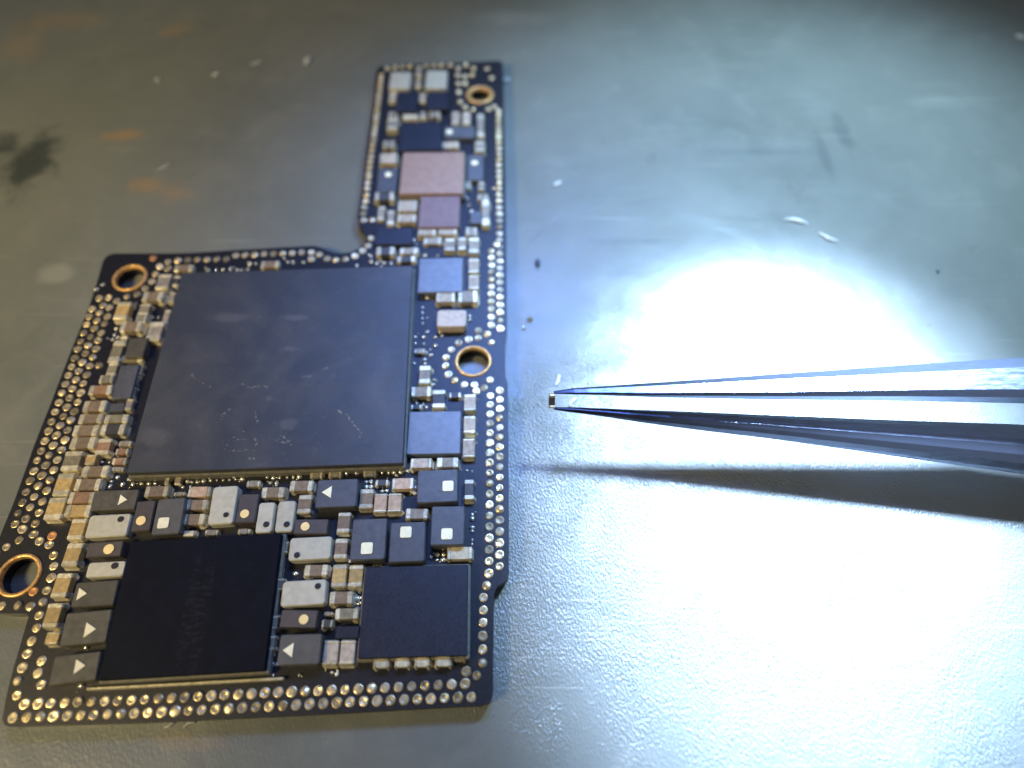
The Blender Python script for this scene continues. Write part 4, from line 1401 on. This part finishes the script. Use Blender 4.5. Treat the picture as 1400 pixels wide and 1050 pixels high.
# dried flux on the processor
Pm = Matrix.Rotation(-processor.rotation_euler.z, 4, 'Z')
for line in RESIDUE:
    v, f = [], []
    pts = []
    for p, q in zip(line, line[1:]):
        for t in range(6):
            pts.append((p[0] + (q[0] - p[0]) * t / 6 + random.gauss(0, 0.004), p[1] + (q[1] - p[1]) * t / 6 + random.gauss(0, 0.004)))
    pts.append(line[-1])
    top = 0.0853
    for i, (x, y) in enumerate(pts):
        c = Pm @ Vector((x - BO.x - processor.location.x, y - BO.y - processor.location.y, 0))
        a = pts[max(i - 1, 0)]; b = pts[min(i + 1, len(pts) - 1)]
        d = Vector((b[0] - a[0], b[1] - a[1], 0)); d = d.normalized() if d.length > 0 else Vector((1, 0, 0))
        w = random.choice((0.001, 0.002, 0.004, 0.007)); nrm = Vector((-d.y, d.x, 0)) * w
        v += [tuple(c + nrm + Vector((0, 0, top - 0.001))), tuple(c + Vector((0, 0, top + w * 0.4))), tuple(c - nrm + Vector((0, 0, top - 0.001)))]
    for i in range(len(pts) - 1):
        if random.random() < 0.3: continue
        f += [(3 * i, 3 * i + 1, 3 * i + 4, 3 * i + 3), (3 * i + 1, 3 * i + 2, 3 * i + 5, 3 * i + 4)]
    link('flux_residue', py_mesh('flux_residue', v, f), MAT['residue'], processor)

# ------------------------------------------------------------------ tweezers
def arm_mesh(stations, prof, name):
    prof_e1 = [0.866 * y + 0.5 * z for y, z in prof]
    span = max(prof_e1) - min(prof_e1); mid = (max(prof_e1) + min(prof_e1)) / 2
    v, f = [], []
    n = len(prof)
    for (x, y, z, w) in stations:
        s = w / span
        for (py, pz) in prof:
            v.append((x, y + (py - mid * 0.866) * s, z + (pz - mid * 0.5) * s))
    for k in range(len(stations) - 1):
        for i in range(n):
            j = (i + 1) % n
            f.append((k * n + i, (k + 1) * n + i, (k + 1) * n + j, k * n + j))
    f.append(tuple(range(n))); f.append(tuple(range((len(stations) - 1) * n, len(stations) * n))[::-1])
    me = py_mesh(name, v, f)
    bm = bmesh.new(); bm.from_mesh(me)
    bmesh.ops.recalc_face_normals(bm, faces=list(bm.faces))
    sharp = [e for e in bm.edges if len(e.link_faces) == 2 and e.calc_face_angle(0) > R(14)]
    bmesh.ops.bevel(bm, geom=sharp, offset=0.004, segments=2, affect='EDGES', clamp_overlap=True)
    bm.to_mesh(me); bm.free()
    return me

def spline(st, m=5):
    out = []
    for i in range(len(st) - 1):
        p0 = st[max(i - 1, 0)]; p1 = st[i]; p2 = st[i + 1]; p3 = st[min(i + 2, len(st) - 1)]
        for k in range(m):
            t = k / m
            out.append(tuple(p1[q] + (p2[q] - p1[q]) * t for q in range(4)))
    out.append(st[-1])
    return out

up_st = list(UP) + [(4.2, 1.47, 0.83, 0.36), (6.5, 1.38, 0.90, 0.42), (9.0, 1.22, 0.80, 0.42), (10.6, 1.08, 0.68, 0.40)]
lo_st = list(LOW) + [(4.4, 1.17, 0.26, 0.38), (6.6, 1.02, 0.27, 0.44), (9.0, 0.95, 0.42, 0.44), (10.6, 0.93, 0.55, 0.42)]
PU = [(0.47, -0.18), (0.29, -0.03), (0.10, 0.13), (-0.33, 0.13), (-0.43, 0.02), (-0.46, -0.14), (-0.40, -0.20), (0.30, -0.18)]
PL = [(0.50, -0.06), (0.30, 0.07), (0.05, 0.17), (-0.08, 0.17), (-0.24, 0.08), (-0.36, -0.06), (-0.44, -0.22), (-0.45, -0.34), (0.22, -0.20)]
tw = empty('tweezers', (5.2, 1.35, 0.0))
tag(tw, 'pointed steel tweezers reaching in from the right, gripping a tiny capacitor', 'tweezers')
TO = Vector((5.2, 1.35, 0.0))
for st, pr in ((up_st, PU), (lo_st, PL)):
    me = arm_mesh(spline([(x - TO.x, y - TO.y, z, w) for x, y, z, w in st]), pr, 'arm')
    link('arm', me, MAT['steel_tool'], tw)
# the heel where both arms are welded
a_, b_ = up_st[-1], lo_st[-1]
hm = rbox('heel', 0.9, 0.42, 0.30, 0.06, 0.03, 3)
link('heel', hm, MAT['steel_tool'], tw, (10.9 - TO.x, 1.0 - TO.y, 0.47))

# the capacitor in the points
cy_, cz_ = (UP[0][1] + LOW[0][1]) / 2, (UP[0][2] + LOW[0][2]) / 2
dv = Vector((0, UP[0][1] - LOW[0][1], UP[0][2] - LOW[0][2]))
hc = empty('held_capacitor', (UP[0][0] - 0.008, cy_, cz_))
tag(hc, 'tiny dark ceramic capacitor with cream ends held between the tweezer points', 'capacitor')
hl = dv.length - 0.012
rot = dv.to_track_quat('X', 'Z')
hc.rotation_mode = 'QUATERNION'; hc.rotation_quaternion = rot
def centred(me):
    for v in me.vertices: v.co.z -= 0.0165
    return me
link('body', centred(rbox('body', hl * 0.60, 0.031, 0.031, 0.003, 0.003, 1)), MAT['held'], hc)
for s in (-1, 1):
    link('terminal', centred(rbox('terminal', hl * 0.24, 0.034, 0.033, 0.006, 0.005, 2)), MAT['terminal'], hc, (s * hl * 0.385, 0, 0))

# ------------------------------------------------------------------ bits lying on the mat
def crumb(name, L_, W_, seed, hz):
    rnd = random.Random(seed)
    bm = bmesh.new(); bmesh.ops.create_icosphere(bm, subdivisions=2, radius=0.5)
    for v in bm.verts:
        k = 1 + rnd.uniform(-0.18, 0.18)
        v.co = Vector((v.co.x * L_ * k, v.co.y * W_ * k, max(v.co.z, -0.3) * hz * k))
    lo = min(v.co.z for v in bm.verts)
    for v in bm.verts: v.co.z -= lo
    me = bpy.data.meshes.new(name); bm.to_mesh(me); bm.free()
    return me
def fibre(name, L_, W_, seed):
    rnd = random.Random(seed); n = 9; v = []; f = []
    bend = rnd.uniform(-0.12, 0.12) * L_
    for i in range(n):
        t = i / (n - 1); x = (t - 0.5) * L_; y = bend * math.sin(math.pi * t) + rnd.gauss(0, W_ * 0.08); r = W_ / 2 * (0.55 + 0.45 * math.sin(math.pi * min(max(t, 0.05), 0.95)))
        for k in range(6):
            a = k * math.pi / 3
            v.append((x, y + r * math.cos(a), r * 0.8 + r * 0.8 * math.sin(a)))
    for i in range(n - 1):
        for k in range(6):
            f.append((i * 6 + k, i * 6 + (k + 1) % 6, (i + 1) * 6 + (k + 1) % 6, (i + 1) * 6 + k))
    f.append(tuple(range(6))[::-1]); f.append(tuple(range((n - 1) * 6, n * 6)))
    return py_mesh(name, v, f, True)
for i, (name, label, cat, x, y, L_, W_, a) in enumerate(DEBRIS):
    if name == 'lint_fibre':
        me, m = fibre(name, L_, W_, i), MAT['lint_lit' if x > 0 else 'lint']
    else:
        me = crumb(name, L_, W_, i, min(L_, W_) * (0.9 if name == 'solder_ball' else 0.5))
        m = MAT['speck'] if name == 'solder_ball' else (MAT['dirt'] if label.startswith('dark') else MAT['lint'])
    tag(link(name, me, m, None, (x, y, 0.0005), a), label, cat, {'lint_fibre': 'lint on the mat', 'dust_crumb': 'crumbs on the mat', 'solder_ball': 'solder balls on the mat'}[name])
